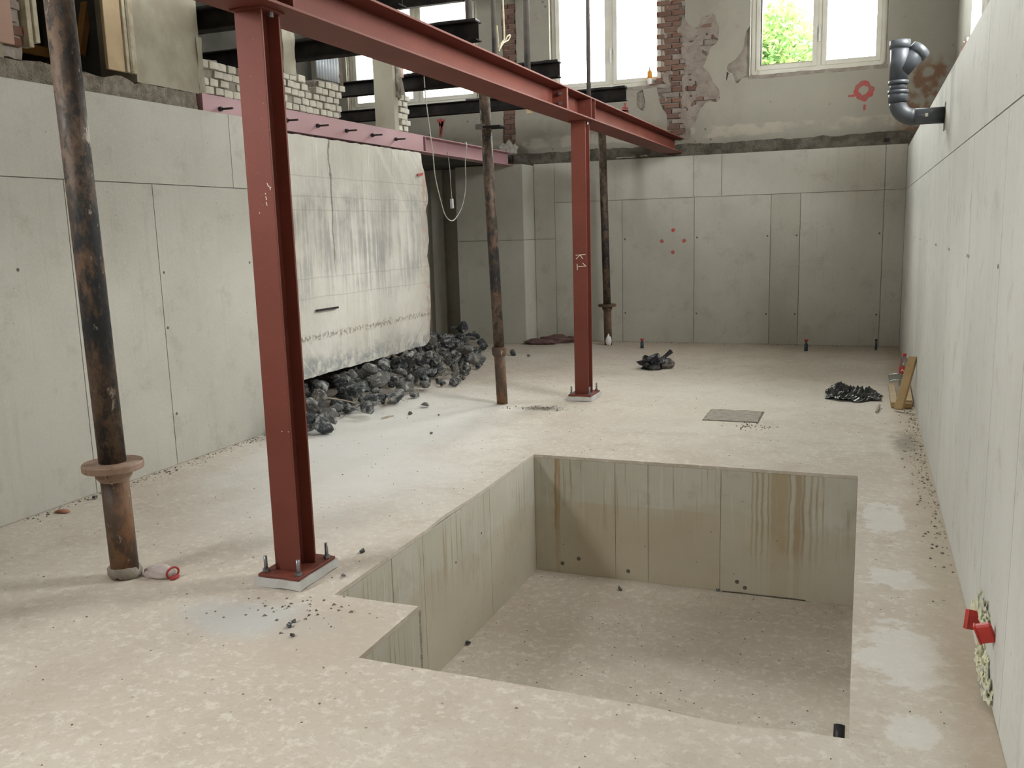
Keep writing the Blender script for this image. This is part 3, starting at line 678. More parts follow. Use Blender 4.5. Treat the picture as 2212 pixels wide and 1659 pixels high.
pydata('sheet', v, f, 'corrugated', cs, True)
rough_box('sheet_post', (-.04, 0, 7.90-cs.location.y, 7.96-cs.location.y, 3.05-cs.location.z, 3.5-cs.location.z), .04, .01, 'bark', cs, 9, 1)

# old door opening above the left wall
dl = empty('door_lining', (XM, 5.02, 2.78)); tag(dl, 'pale timber door lining hanging beside the beige plaster pier', 'door lining')
def under(par, nm, b, mt, bev=.003):
    L = par.location; return boxo(nm, (b[0]-L.x, b[1]-L.x, b[2]-L.y, b[3]-L.y, b[4]-L.z, b[5]-L.z), mt, par, bev)
under(dl, 'board', (XM-.015, XM+.012, 4.895, 5.045, 2.785, ZC-.02), 'pale_timber')
under(dl, 'moulding', (XM-.015, XM+.028, 5.047, 5.075, 2.785, ZC-.02), 'casing')
under(dl, 'moulding', (XM-.015, XM+.040, 5.078, 5.115, 2.785, ZC-.02), 'casing', .01)
under(dl, 'moulding', (XM-.015, XM+.022, 5.118, 5.152, 2.785, ZC-.02), 'casing')
dc = empty('door_casing', (XM, 4.31, 2.82)); tag(dc, 'dirty off-white door casing left of the dark opening', 'door casing')
under(dc, 'moulding', (XM-.05, XM+.02, 4.275, 4.31, 2.82, ZC-.02), 'casing'); under(dc, 'moulding', (XM-.05, XM+.035, 4.312, 4.345, 2.85, ZC-.02), 'casing')
wbk = struct(rough_box('wall_brick_jamb', (XM-.34, XM-.03, 4.12, 4.262, 2.745, ZC), .05, .014, 'mortar', None, 8, 3), 'broken brick jamb between pink board and door casing')
bricks(wbk, [(4.12, 2.75), (4.262, 2.75), (4.262, 3.3), (4.12, 3.3)], 'y', XM-.005, 4.13, 4.22, 2.80, 3.35, .11, .058, .014, lambda u, z: random.choice(('red_brick', 'grey_brick')), .08, .1, .0)
struct(sheet('wall_left_far_upper', lambda U, V: rects_out(U, V, WN), YR, 4.12, 2.735, ZT, .08, lambda u, v, w: (w, u, v), XM-.02, XM-.34, 'grey_plaster'), 'plastered masonry above the left wall near the viewpoint')
tag(boxo('pink_board', (XM-.015, XM+.012, 2.9, 4.18, 2.815, ZC-.02), 'pink_board', None, .003), 'pinkish wall board at the upper left edge', 'board')
gb = boxo('grey_board', (-5.70, -5.68, 4.35, 5.13, 3.10, 4.6), 'grey_board', None, .003); tag(gb, 'grey board at the back of the dark door opening', 'board')
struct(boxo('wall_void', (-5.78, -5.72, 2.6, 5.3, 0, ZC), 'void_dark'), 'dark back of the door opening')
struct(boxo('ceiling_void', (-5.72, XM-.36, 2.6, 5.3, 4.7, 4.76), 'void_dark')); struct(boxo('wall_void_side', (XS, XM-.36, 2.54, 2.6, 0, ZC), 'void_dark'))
o = obj('timber_brace', (lambda b: (beam_between(b, onX(172, 120, -5.3), onX(196, -60, -5.3), .05, .06, (1, 0, 0)), b)[1])(bmesh.new()), 'orange_timber')
tag(o, 'slanting orange timber brace inside the dark door opening', 'timber')
o = obj('timber_rail', (lambda b: (beam_between(b, (-5.62, 4.75, 3.02), (-5.62, 5.28, 3.02), .04, .07), b)[1])(bmesh.new()), 'orange_timber')
tag(o, 'dark timber rail low in the back of the door opening', 'timber')

# ------------------------------------------------------------------ steel sections
def isec(bm, p, q, h, b, tf, tw, up=(0, 0, 1)):
    p, q = Vector(p), Vector(q); d = (q-p).normalized(); u = Vector(up); s = d.cross(u).normalized()
    prof = [(-b/2, -h/2), (b/2, -h/2), (b/2, -h/2+tf), (tw/2, -h/2+tf), (tw/2, h/2-tf), (b/2, h/2-tf), (b/2, h/2), (-b/2, h/2), (-b/2, h/2-tf), (-tw/2, h/2-tf), (-tw/2, -h/2+tf), (-b/2, -h/2+tf)]
    R = [[bm.verts.new(c+s*x+u*y) for x, y in prof] for c in (p, q)]
    for k in range(12): bm.faces.new((R[0][k], R[0][(k+1) % 12], R[1][(k+1) % 12], R[1][k]))
    bm.faces.new(R[0][::-1]); bm.faces.new(R[1])
BXC, BZ0, BZ1 = -2.535, 2.64, 2.84
def sub(par, *pts): return [Vector(p)-par.location for p in pts]
rb = empty('steel_beam', (BXC, 8.38, BZ0)); tag(rb, 'long dark red steel I-beam resting on two red columns', 'steel beam')
bm = bmesh.new(); isec(bm, *sub(rb, (BXC, YR+.02, (BZ0+BZ1)/2), (BXC, YB+.08, (BZ0+BZ1)/2)), BZ1-BZ0, .27, .013, .009)
bmesh.ops.bevel(bm, geom=bm.edges[:], offset=.0012, segments=1, affect='EDGES'); obj('i_section', bm, 'red_oxide_primer', rb)
for y in (3.475, 3.605, 8.32, 8.45):
    for sx in (-1, 1): under(rb, 'stiffener', (BXC+sx*.07-.0625, BXC+sx*.07+.0625, y-.005, y+.005, BZ0+.0135, BZ1-.0135), 'red_oxide_primer', .001)
for y in (7.585, 7.605):
    for sx in (-1, 1):
        pz = under(rb, 'splice_plate', (BXC+sx*.07-.064, BXC+sx*.07+.064, y-.009, y+.009, BZ0+.0135, BZ1-.0135), 'red_oxide_primer', .001)
        if y < 7.59:
            for z in (2.70, 2.78):
                L = rb.location; tubeo('bolt', [Vector((BXC+sx*.075, y-.03, z))-L, Vector((BXC+sx*.075, y-.009, z))-L], .016, 'bolt_steel', pz, 6, False)
bm = bmesh.new(); box(bm, BXC+.10-rb.location.x, BXC+.12-rb.location.x, YB+.062-rb.location.y, YB+.075-rb.location.y, -.04, -.002); obj('lug', bm, 'grout', rb)
def column(name, x, y, label, front):
    c = empty(name, (x, y, 0)); tag(c, label, 'steel column')
    bm = bmesh.new(); isec(bm, (0, 0, .062), (0, 0, BZ0-.012), .14, .14, .012, .009, (0, 1, 0))
    bmesh.ops.bevel(bm, geom=bm.edges[:], offset=.0012, segments=1, affect='EDGES'); obj('i_section', bm, 'red_oxide_primer', c)
    bp = boxo('base_plate', (-.115, .115, -.15, .17, .046, .061), 'red_oxide_primer', c, .002)
    boxo('cap_plate', (-.085, .085, -.085, .085, BZ0-.012, BZ0-.0005), 'red_oxide_primer', c, .001)
    rough_box('grout_pad', (-.125, .125, -.16, .18, 0.004, .046), .05, .006, 'grout', c, 9, x)
    for bx, by in ((-.092, -.115), (.092, -.115), (-.092, .13), (.092, .13)):
        st = tubeo('anchor_bolt', [(bx, by, .061), (bx, by, .14)], .009, 'bolt_steel', c, 8)
        tubeo('nut', [(bx, by, .062), (bx, by, .078)], .017, 'bolt_steel', st, 6, False)
    tubeo('cap_bolt', [(.072, 0, BZ0-.035), (.072, 0, BZ0-.013)], .011, 'bolt_steel', c, 6, False)
    return c
c1 = column('steel_column', -2.55, 3.535, 'nearer red steel column on a grout pad at the pit corner', 0)
c2 = column('steel_column', -2.533, 8.385, 'farther red steel column with K1 chalked on its face', 0)
def chalk(par, Y, segs, w=.004):
    bm = bmesh.new()
    for a, b in segs:
        p, q = onY(*a, Y), onY(*b, Y); beam_between(bm, p-par.location, q-par.location, w, .0012, (0, 1, 0))
    return obj('chalk_mark', bm, 'chalk', par)
e5 = lambda x, y: (900+x/3.318, 300+y/3.318)
ck = chalk(c2, 8.385-.0705, [(e5(1140, 834), e5(1210, 828)), (e5(1170, 833), e5(1142, 862)), (e5(1172, 832), e5(1190, 860)), (e5(1150, 917), e5(1214, 912)), (e5(1150, 895), e5(1152, 940)), (e5(1214, 912), e5(1190, 890))], .007); ck['label'] = 'chalked letters K1 written sideways'
g2 = lambda x, y: (420+x/3.95, y/3.95)
chalk(c1, 3.535-.0705, [(g2(620, 1562), g2(628, 1585)), (g2(628, 1588), g2(640, 1590)), (g2(645, 1600), g2(648, 1620)), (g2(640, 1600), g2(655, 1598)), ((573, 417), (574, 420)), ((574, 424), (576, 432)), ((575, 436), (577, 444)), ((560, 459), (561, 461)), ((658-50, 932), (660-50, 932)), ((622, 933), (624, 933))], .004)
# pink boxed beam
pk = empty('pink_beam', (XM, 9.0, 2.55)); tag(pk, 'pinkish steel beam carrying the brickwork over the old wall', 'steel beam')
L = pk.location
bm = bmesh.new(); isec(bm, *sub(pk, (XM-.06, 5.80, 2.65), (XM-.06, 12.34, 2.65)), .18, .17, .010, .008); obj('i_section', bm, 'pink_primer', pk)
under(pk, 'face_plate', (XM+.014, XM+.024, 5.80, 9.50, 2.5605, 2.7395), 'pink_primer', .001)
under(pk, 'stiffener', (XM-.055, XM+.022, 9.56, 9.572, 2.571, 2.729), 'pink_primer', .001)
under(pk, 'end_plate', (XM-.15, XM+.026, 5.788, 5.7995, 2.56, 2.74), 'pink_primer', .001)
for y in (5.98, 6.36, 6.853, 7.335, 7.833, 8.33, 8.829):
    st = tubeo('threaded_rod', [Vector((XM+.024, y, 2.643))-L, Vector((XM+.145, y+.01, 2.643))-L], .0085, 'black_bolt', pk, 8)
    tubeo('nut', [Vector((XM+.0245, y, 2.643))-L, Vector((XM+.05, y, 2.643))-L], .018, 'black_bolt', st, 6, False)
tag(boxo('packing_plank', (-5.5, -4.72, 12.37, 12.75, 2.581, 2.605), 'bark', None, .003), 'dark plank lying on top of the far left pier', 'plank')

# ------------------------------------------------------------------ props, needle beam, joists
def prop(x, y, lean, ztop, r, rd, label, mats, z_d=.56, boss=True, ground_mortar=True, zb=0.0):
    c = empty('steel_prop', (x, y, zb)); tag(c, label, 'steel prop')
    dx = lean/ztop
    P = lambda z: (dx*z, 0, z)
    tubeo('lower_tube', [P(0.002), P(z_d-.05)], r, mats[0], c, 24)
    fl = latheo('flange', [(r*.9, -.075), (r*1.02, -.07), (r*1.30, -.045), (r*1.34, -.012), (rd*.98, -.012), (rd, -.008), (rd, .018), (rd*.97, .024), (r*.8, .024)], mats[1], c, 32, P(z_d), False)
    tubeo('upper_tube', [P(z_d+.0245), P((z_d+ztop)/2), P(ztop)], r*.965, mats[2], c, 24)
    if ground_mortar: 
        mo = blob_mesh('mortar_foot', 'grout' if ground_mortar == 2 else 'mortar', (.0, -.0, -.0), (r*1.25, r*1.25, .05), x*9+y, 2, .3, 2.2, c)
    return c
ZN0, ZN1 = 3.03, 3.20
prop(-3.39, 3.285, -.045, ZN0, .066, .143, 'tall rust-stained prop with a wide flange nearest the viewpoint', ('prop_rust', 'prop_flange_rust', 'prop_black_paint'), .565, True, True)
p2 = prop(-3.227, 7.955, -.092, ZN0, .053, .072, 'paint-flaked prop between the rubble heap and the red columns', ('prop_rust', 'prop_rust', 'prop_black_paint'), .53, True, False)
p3 = prop(-3.382, 12.43, -.06, ZN0, .055, .128, 'black prop with a rusty flange in front of the far wall', ('prop_rust', 'prop_rust', 'prop_black_paint'), .56, True, False)
blob_mesh('plaster_splash', 'white_plastic', (.012, -.033, .0), (.045, .03, .11), 3, 2, .3, 2.2, p3)
boxo('clamp', (-.085, .085, -.075, .075, 2.58, 2.60), 'dark_steel', p2, .003); o = boxo('wedge', (-.16, -.06, -.07, -.02, 2.575, 2.62), 'grey_tube', p2, .003)
nb = empty('needle_beam', (-3.3, 5, ZN0)); tag(nb, 'black steel beam on the props beside the long red beam', 'steel beam')
bm = bmesh.new(); isec(bm, *sub(nb, (-3.32, YR+.05, (ZN0+ZN1)/2), (-3.32, 12.6, (ZN0+ZN1)/2)), ZN1-ZN0, .24, .014, .012); obj('i_section', bm, 'dark_steel', nb)
jn = ((5.90, -3.05, 'nearest black joist above the red column head'), (7.22, -3.04, 'black joist behind the ragged plaster post'), (9.30, -3.02, 'black joist behind the plastered post, ending left of the casement window'), (11.40, -2.84, 'farthest black joist below the far windows'))
for y, xe, lab in jn:
    j = empty('floor_joist', (-5, y, ZN1)); tag(j, lab, 'joist', 'black steel joists across the side room')
    bm = bmesh.new(); isec(bm, *sub(j, (XS+.02, y, ZN1+.079), (xe, y, ZN1+.079)), .155, .12, .011, .009); obj('i_section', bm, 'dark_steel', j)
    rough_box('crust', (-5.0+5, xe+5-.005, -.05, .05, .1575, .175), .06, .008, 'black_rubber', j, 8, y)
tag(boxo('timber_wedge', (-4.12, -4.06, 11.28, 11.335, 3.12, 3.34), 'pale_timber', None, .002), 'small pale timber wedge at the farthest joist', 'wedge')
for k, (y, z0, lab, r) in enumerate(((7.49, ZN1+.002, 'thin grey tube rising left of the dangling cable', .030), (8.05, ZN1+.002, 'thin grey tube right of the dangling cable', .022), (8.93, ZN1+.002, 'grey tube rising left of the casement window', .032), (11.12, ZN1+.002, 'grey tube crossing the left pane of the casement window', .026))):
    t = empty('upper_tube', (-3.24, y, z0)); tag(t, lab, 'tube', 'tubes standing on the needle beam')
    tubeo('tube', [(0, 0, .012), (0, 0, ZC-z0-.01)], r, 'grey_tube', t, 14); boxo('foot_plate', (-.06, .06, -.06, .06, 0, .012), 'dark_steel', t)
# boards of the storey above, seen behind the joists
o = boxo('upper_joist', (XS+.02, -5.2, 12.3, 12.4, 4.86, 5.02), 'dark_steel', None, .004); tag(o, 'black beam crossing above the sheeted window', 'joist')
o = boxo('grey_hoarding', (-7.9, -5.25, 12.1, 12.15, 5.03, 6.1), 'grey_board', None, .003); tag(o, 'dull grey hoarding above the sheeted window', 'board')

# ------------------------------------------------------------------ cables
def cable(name, pts, r, mat, label, extra=None):
    P = [Vector(p) for p in pts]; out = []
    for i in range(len(P)-1):
        a, b, c, d = P[max(i-1, 0)], P[i], P[i+1], P[min(i+2, len(P)-1)]
        for k in range(6):
            t = k/6; out.append(.5*((2*b)+(c-a)*t+(2*a-5*b+4*c-d)*t*t+(3*b-a-3*c+d)*t**3))
    out.append(P[-1]); e = empty(name, out[0]); tag(e, label, 'cable')
    tubeo('wire', [p-e.location for p in out], r, mat, e, 8); return e
XC = -4.56
cable('hanging_cable', [onX(x, y, XC) for x, y in ((916, 165), (920, 215), (927, 270), (935, 330), (940, 380), (950, 425), (962, 465), (976, 477), (988, 466), (1000, 440), (1006, 400), (1005, 350), (1008, 312))]+[Vector((XM+.022, onX(1004, 300, XM+.02).y, 2.745))], .006, 'white_cable', 'white cable hanging in a loop beside the old wall')
sk = cable('socket_cable', [onX(x, y, XM-.05) for x, y in ((967, 329), (971, 360), (973, 390), (976, 428))], .005, 'white_cable', 'white cable ending in a dangling socket')
p = onX(976, 439, XM-.05)-sk.location; boxo('socket', (p.x-.02, p.x+.02, p.y-.02, p.y+.02, p.z-.065, p.z+.055), 'white_plastic', sk, .008)
cable('loose_wire', [onX(x, y, -3.0) for x, y in ((1085, -30), (1088, 40), (1089, 82), (1082, 95), (1077, 112))], .008, 'yellow_cable', 'yellowish wire dangling above the red beam')
cable('knotted_wire', [onX(x, y, -3.05) for x, y in ((1073, 55), (1076, 85), (1078, 105), (1088, 92), (1098, 86), (1102, 76), (1096, 78), (1090, 90))], .007, 'yellow_cable', 'short knotted yellowish wire above the red beam')

# ------------------------------------------------------------------ drain pipe on the right wall
dp = empty('drain_pipe', (.165, 6.79, 2.27)); tag(dp, 'grey plastic drain elbow with a branch sticking out of the right wall', 'drain pipe')
L = dp.location; R_ = .053
S = lambda *ps: [Vector(p)-L for p in ps]
zc, xc, yc = 2.322, .165, 6.79
tubeo('stub', S((XR-.001, yc, zc), (.27, yc, zc)), R_, 'pvc_grey', dp, 24)
el = [(xc+.105-.105*math.sin(t), yc, zc+.105-.105*math.cos(t)) for t in [math.pi/2*k/8 for k in range(9)]]
tubeo('elbow', S(*el), R_*1.02, 'pvc_grey', dp, 24)
tubeo('socket', S((xc, yc, zc+.10), (xc, yc, zc+.175)), R_*1.13, 'pvc_grey', dp, 24); tubeo('seal_ring', S((xc, yc, zc+.155), (xc, yc, zc+.178)), R_*1.22, 'pvc_grey', dp, 24)
tubeo('riser', S((xc, yc, zc+.175), (xc, yc, zc+.225)), R_, 'pvc_grey', dp, 24)
tubeo('seal_ring', S((xc, yc, zc+.215), (xc, yc, zc+.24)), R_*1.2, 'pvc_grey', dp, 24)
br = tubeo('branch_body', S((xc, yc, zc+.24), (xc, yc, zc+.49)), R_*1.10, 'pvc_grey', dp, 24)
tubeo('mouth', S((xc, yc, zc+.445), (xc, yc, zc+.495)), R_*1.22, 'pvc_grey', br, 24)
q0, q1 = Vector((xc+.01, yc, zc+.30)), Vector((xc+.135, yc+.03, zc+.44))
tubeo('branch', [q0-L, q1-L], R_*1.08, 'pvc_grey', br, 24); tubeo('branch_mouth', [q0+(q1-q0)*.72-L, q1-L], R_*1.2, 'pvc_grey', br, 24)
M['pipe_hole'] = M['black_rubber']
boxo('sticker', (.335-L.x, .352-L.x, yc-R_-.0015-L.y, yc-R_+.003-L.y, zc-.008-L.z, zc+.014-L.z), 'chalk', dp)
rough_box('pipe_surround', (XR-.0015, XR+.006, yc-.085, yc+.07, zc-.10, zc+.075), .02, .003, 'dark_ledge', wr, 12, 2)
# foam and red conduit ends at the foot of the right wall
fo = empty('foam_bead', (XR-.02, 3.5, 0)); tag(fo, 'yellow expanding foam squeezed out at the foot of the right wall', 'foam')
for k, (x, y, sz) in enumerate(((2108, 1325, .04), (2126, 1330, .05), (2128, 1372, .03), (2118, 1415, .028), (2130, 1437, .03), (2124, 1465, .03), (2130, 1490, .035), (2118, 1318, .055), (2112, 1340, .05), (2132, 1352, .035), (2122, 1400, .04), (2118, 1430, .03), (2128, 1450, .035), (2132, 1478, .03), (2136, 1503, .04))):
    p = onX(x, y, XR-.008); blob_mesh('foam_blob', 'foam', (p.x-fo.location.x, p.y-fo.location.y, max(p.z-sz*.4, 0)), (.016, sz*.95, sz), k+3, 3, .95, 2.8, fo, False)
for k, (x, y) in enumerate(((2091, 1336), (2114, 1368))):
    p = onX(x, y, XR-.05); e = empty('conduit_end', p); tag(e, ('upper' if k == 0 else 'lower')+' red conduit stub poking from the yellow foam', 'conduit', 'red conduit stubs')
    boxo('conduit', (-.005, .047, -.012, .012, -.038, .034), 'red_plastic', e, .006); e.rotation_euler = ((-.25, .2, .3) if k == 0 else (.2, -.35, -.2)); boxo('rim', (-.008, .0, -.0125, .0125, -.039, .035), 'red_plastic', e, .002)
# small black tube at the near right corner of the pit
e = empty('short_black_tube', (PX1-.03, PY0+.05, -.06)); tag(e, 'short black tube end at the near right corner of the pit', 'tube')
tubeo('tube', [(0, -.02, 0), (0, .012, .07)], .018, 'black_rubber', e, 14); tubeo('bore', [(0, .012, .0702), (0, .0125, .0712)], .013, 'dark_steel', e, 14)

# ------------------------------------------------------------------ paint marks on the walls
def ring_mark(par, plane, c, r0, r1, seed, name='paint_mark'):
    bm = bmesh.new(); n = 28; A, B = [], []
    for k in range(n):
        t = 2*math.pi*k/n; w = 1+.35*mnoise.noise((math.cos(t)*1.7+seed, math.sin(t)*1.7, seed)); w2 = 1+.3*mnoise.noise((math.cos(t)*2+seed, math.sin(t)*2, 9))
        for L_, rr in ((A, r0*w2), (B, r1*w)): L_.append(bm.verts.new((c[0]+rr*math.cos(t), plane, c[1]+rr*math.sin(t))))
    for k in range(n): bm.faces.new((A[k], A[(k+1) % n], B[(k+1) % n], B[k]))
    if r0 < .004: bm.faces.new(A)
    r = bmesh.ops.extrude_face_region(bm, geom=bm.faces[:]); bmesh.ops.translate(bm, verts=[g for g in r['geom'] if isinstance(g, bmesh.types.BMVert)], vec=(0, -.0015, 0))
    return obj(name, bm, 'red_paint', par)
p = onY(1865, 195, YU); ring_mark(wbu, YU-.0005, (p.x, p.z), .06, .125, 2)['label'] = 'red sprayed ring with a tail'
for x, y in ((1454, 497), (1430, 521), (1478, 520), (1453, 545)):
    p = onY(x, y, YB); ring_mark(wb, YB-.0005, (p.x, p.z), .003, .026, x)['label'] = 'red sprayed dot'
def stroke_mark(par, Y, segs, w, label):
    bm = bmesh.new()
    for a, b, ww in segs: p, q = onY(*a, Y), onY(*b, Y); beam_between(bm, p, q, ww, .002, (0, 1, 0))
    o = obj('paint_mark', bm, 'red_paint', par); o['label'] = label
stroke_mark(wbu, YU-.001, [((945, 258), (951, 272), .035), ((960, 258), (954, 272), .035), ((952, 256), (952, 296), .05), ((956, 262), (953, 290), .04)], .05, 'red sprayed arrow')
stroke_mark(wbu, YU-.001, [((1344, 236), (1357, 236), .06), ((1350, 222), (1351, 236), .035), ((1343, 241), (1358, 243), .05)], .05, 'red sprayed arrow')
stroke_mark(wbu, YU-.001, [((1832, 208), (1848, 206), .03), ((1868, 226), (1867, 238), .03)], .05, 'red sprayed tail')
o = obj('paint_mark', (lambda b: (beam_between(b, onX(902, 378, XL+.008), onX(913, 376, XL+.008), .012, .028), b)[1])(bmesh.new()), 'red_paint', wo); o['label'] = 'red dash of spray paint'
# hole of daylight under the far wall
ho = boxo('daylight_hole', (.17, .235, YB+.02, YB+.025, 2.635, 2.68), 'black_rubber'); ho.parent = wbu

# ------------------------------------------------------------------ rubble heap
def rock_mesh(seed, mat):
    rr = random.Random(seed); bm = bmesh.new()
    for _ in range(15):
        d = Vector([rr.gauss(0, 1) for _ in range(3)]).normalized(); q = rr.uniform(.78, 1.0)
        bm.verts.new((d.x*q*rr.uniform(.8, 1.1), d.y*q*rr.uniform(.75, 1), d.z*q*rr.uniform(.6, .85)))
    r = bmesh.ops.convex_hull(bm, input=bm.verts[:])
    bmesh.ops.delete(bm, geom=[v for v in bm.verts if not v.link_faces], context='VERTS')
    bmesh.ops.bevel(bm, geom=bm.edges[:], offset=.06, segments=1, affect='EDGES')
    for v in bm.verts: v.co *= 1+.10*mnoise.noise(v.co*2.5+Vector((seed, 0, 0)))
    bmesh.ops.recalc_face_normals(bm, faces=bm.faces)
    me = bpy.data.meshes.new('rubble_block'); bm.to_mesh(me); bm.free(); me.materials.append(M[mat]); return me
RK = [rock_mesh(k, 'tarry_rubble') for k in range(9)]+[rock_mesh(k+20, 'dusty_rubble') for k in range(4)]
LAB = 'angular tar-black lump of concrete in the heap under the old wall'; LABP = 'angular dusty pale lump of concrete in the heap under the old wall'
def rock(x, y, z, r, k=None, label=None, grp='rubble lumps under the old wall', flat=1.0):
    k = random.randrange(13) if k is None else k
    o = bpy.data.objects.new('rubble_block', RK[k]); COL.objects.link(o)
    o.location = (x, y, z); o.scale = (r, r*random.uniform(.8, 1.1), r*flat*random.uniform(.85, 1.1)); o.rotation_euler = [random.uniform(-.5, .5), random.uniform(-.5, .5), random.uniform(0, 6.28)]
    tag(o, label or (LAB if k < 9 else LABP), 'rubble', grp); return o
front = [(6.15, -4.12), (6.6, -4.18), (6.97, -4.26), (7.78, -4.20), (8.3, -4.12), (8.76, -4.05), (9.5, -4.2), (10.24, -4.32), (10.9, -4.75), (12.2, -5.0)]
def fx(y): return float(np.interp(y, [a for a, b in front], [b for a, b in front]))
rr = random.Random(11); placed = []
for lay, (n, zf) in enumerate(((105, 0.0), (75, .13), (34, .25))):
    for _ in range(n*9):
        if sum(1 for p in placed if p[4] == lay) >= n: break
        y = rr.uniform(6.2, 11.9); x1 = fx(y)-lay*.17-.05; x0 = -5.05 if y < 9.5 else (-5.45 if y < 12 else -5.6)
        if x1 <= x0: continue
        x = x0+(x1-x0)*rr.random()**.85; r = rr.choice((rr.uniform(.06, .10), rr.uniform(.09, .155)))*(1 if lay < 2 else .9)
        if y > 12.0 and x > -5.7: continue
        if y < 6.34 and x < XL+.12: continue
        if any(p[4] == lay and (p[0]-x)**2+(p[1]-y)**2 < ((p[3]+r)*.70)**2 for p in placed): continue
        if lay and y < 9.6 and x > XL-.03 and x < XL+.08 and zf > .2: continue
        z = zf+r*.62
        if x < XL+.03 and y < 9.5 and z+r > .36: z = max(.05, .33-r)
        placed.append((x, y, z, r, lay))
for x, y, z, r, lay in placed:
    k = random.randrange(13); kind = 'tar-black' if k < 9 else 'pale dusty'
    end = 'near the red column' if y < 7.0 else 'midway along the old wall' if y < 8.4 else 'near its far end' if y < 9.6 else 'left of the paint-flaked prop'
    where = 'jammed under the old wall' if x < XL+.05 and y < 9.5 else 'at the front edge of the heap' if lay == 0 and x > fx(y)-.28 else 'on top of the heap' if lay == 2 else 'inside the heap'
    if y > 10.6 or (x < XL and y >= 9.5): where, end = 'deep in the dark gap' if y > 11.3 else 'at the mouth of the dark gap', 'beside the far left pier' if x > -5.2 else 'behind the old wall end'
    rock(x, y, z, r, k, '%s lump %s %s' % (kind, where, end))
big = onZ(692, 940); rock(big.x, big.y+.05, .085, .125, 2, 'largest tar-black lump lying nearest, right of the red column', None or 'rubble lumps under the old wall')
b2 = onZ(795, 905); rock(b2.x, b2.y+.05, .085, .12, 5, 'tar-black lump at the front edge of the heap, right of the white one', 'rubble lumps under the old wall')
b3 = onZ(718, 905); rock(b3.x, b3.y+.05, .08, .10, 10, 'whitish dusty lump at the near front edge of the heap', 'rubble lumps under the old wall')
b4 = onZ(850, 875); rock(b4.x, b4.y+.05, .10, .14, 7, 'bulky tar-black lump with a tan top at the front of the heap', 'rubble lumps under the old wall')
def stick(p, q, r, label, mat='dry_stick'):
    bm = bmesh.new(); tube(bm, [p, (Vector(p)+Vector(q))/2+Vector((.003, .004, .003)), q], [r, r*1.1, r*.8], 6); o = obj('stick', bm, mat); tag(o, label, 'stick', 'sticks among the rubble'); return o
for k, (a, b, za, zb, lab) in enumerate((((672, 883), (688, 848), .06, .28, 'pale upright splinter leaning on the heap beside the red column'), ((830, 875), (842, 862), .01, .12, 'short pale splinter at the front of the heap'), ((940, 815), (970, 795), .02, .16, 'thin splinter lying across the middle of the heap'), ((700, 858), (775, 872), .18, .06, 'long dark stick lying across the near heap'), ((935, 755), (945, 775), .30, .22, 'short stick near the top of the heap'), ((978, 820), (1000, 806), .015, .015, 'thin stick on the floor at the right edge of the heap'), ((825, 903), (850, 898), .012, .012, 'thin twig on the floor before the heap'))):
    stick(onZ(*a, za), onZ(*b, zb), .007, lab)
# loose stones on the floor
for k, (x, y, r, mt, lab) in enumerate(((919, 880, .05, 10, 'pale beige stone lying alone before the rubble heap'), (886, 896, .03, 11, 'small flat pale stone left of the lone beige stone'), (932, 938, .018, 11, 'tiny pale stone on the open floor'), (948, 898, .016, 10, 'tiny stone right of the lone beige stone'), (1108, 768, .07, 1, 'tar-black lump right of the paint-flaked prop'), (1142, 770, .035, 3, 'small dark scrap right of the tar-black lump'), (205, 1078, .028, 3, 'small dark stone at the foot of the left wall'), (625, 1355, .02, 3, 'dark pebble on the blue-grey floor patch'), (635, 1345, .014, 3, 'dark crumb on the blue-grey floor patch'), (632, 1375, .016, 3, 'dark pebble below the blue-grey floor patch'), (783, 1194, .022, 3, 'dark pebble in the shadow of the red column'), (742, 1247, .018, 10, 'grey crumb beside the grout pad'), (1010, 1392, .028, 3, 'dark clod at the foot of the pit wall'), (1550, 1277, .02, 3, 'dark clod at the foot of the far pit wall'), (1340, 1275, .03, 11, 'pale flat crumb on the pit bottom'))):
    z = PZ if k >= 12 else 0
    p = onZ(x, y, z); o = rock(p.x, p.y, z+r*.5, r, mt, lab, 'loose stones on the floor'); o.name = 'stone'
p = onZ(135, 1107); tag(blob_mesh('brick_chip', 'chip_brick', p, (.05, .03, .012), 3, 2, .4), 'small red brick chip on the floor by the left wall', 'brick chip')

# grit: too small and too many to count
def grit(name, n, area, rmax, mat, seed, z=0.0, label=None):
    rr = random.Random(seed); V_, F_ = [], []
    for _ in range(n):
        x, y = area(rr)
        if z == 0 and PX0-.02 < x < PX1+.02 and PY0-.02 < y < PY1+.02 and not (x < BX and y < BY): continue
        r = rr.uniform(.35, 1)**2*rmax; b = len(V_)
        a0 = rr.uniform(0, 6); V_.extend([(x+r*rr.uniform(.6, 1.3)*math.cos(a0+k*2.09), y+r*rr.uniform(.6, 1.3)*math.sin(a0+k*2.09), z) for k in range(3)]); V_.append((x, y, z+r*rr.uniform(.5, .9)))
        F_ += [(b, b+1, b+3), (b+1, b+2, b+3), (b+2, b, b+3)]
    o = pydata(name, V_, F_, mat); o['kind'] = 'stuff'; tag(o, label, 'grit'); return o
grit('floor_grit', 1300, lambda q: (q.uniform(XL+.02, XR-.02), q.uniform(1.5, 12.7)), 0.0075, 'dark_pebble', 1, 0, 'fine dark grit scattered over the whole floor')
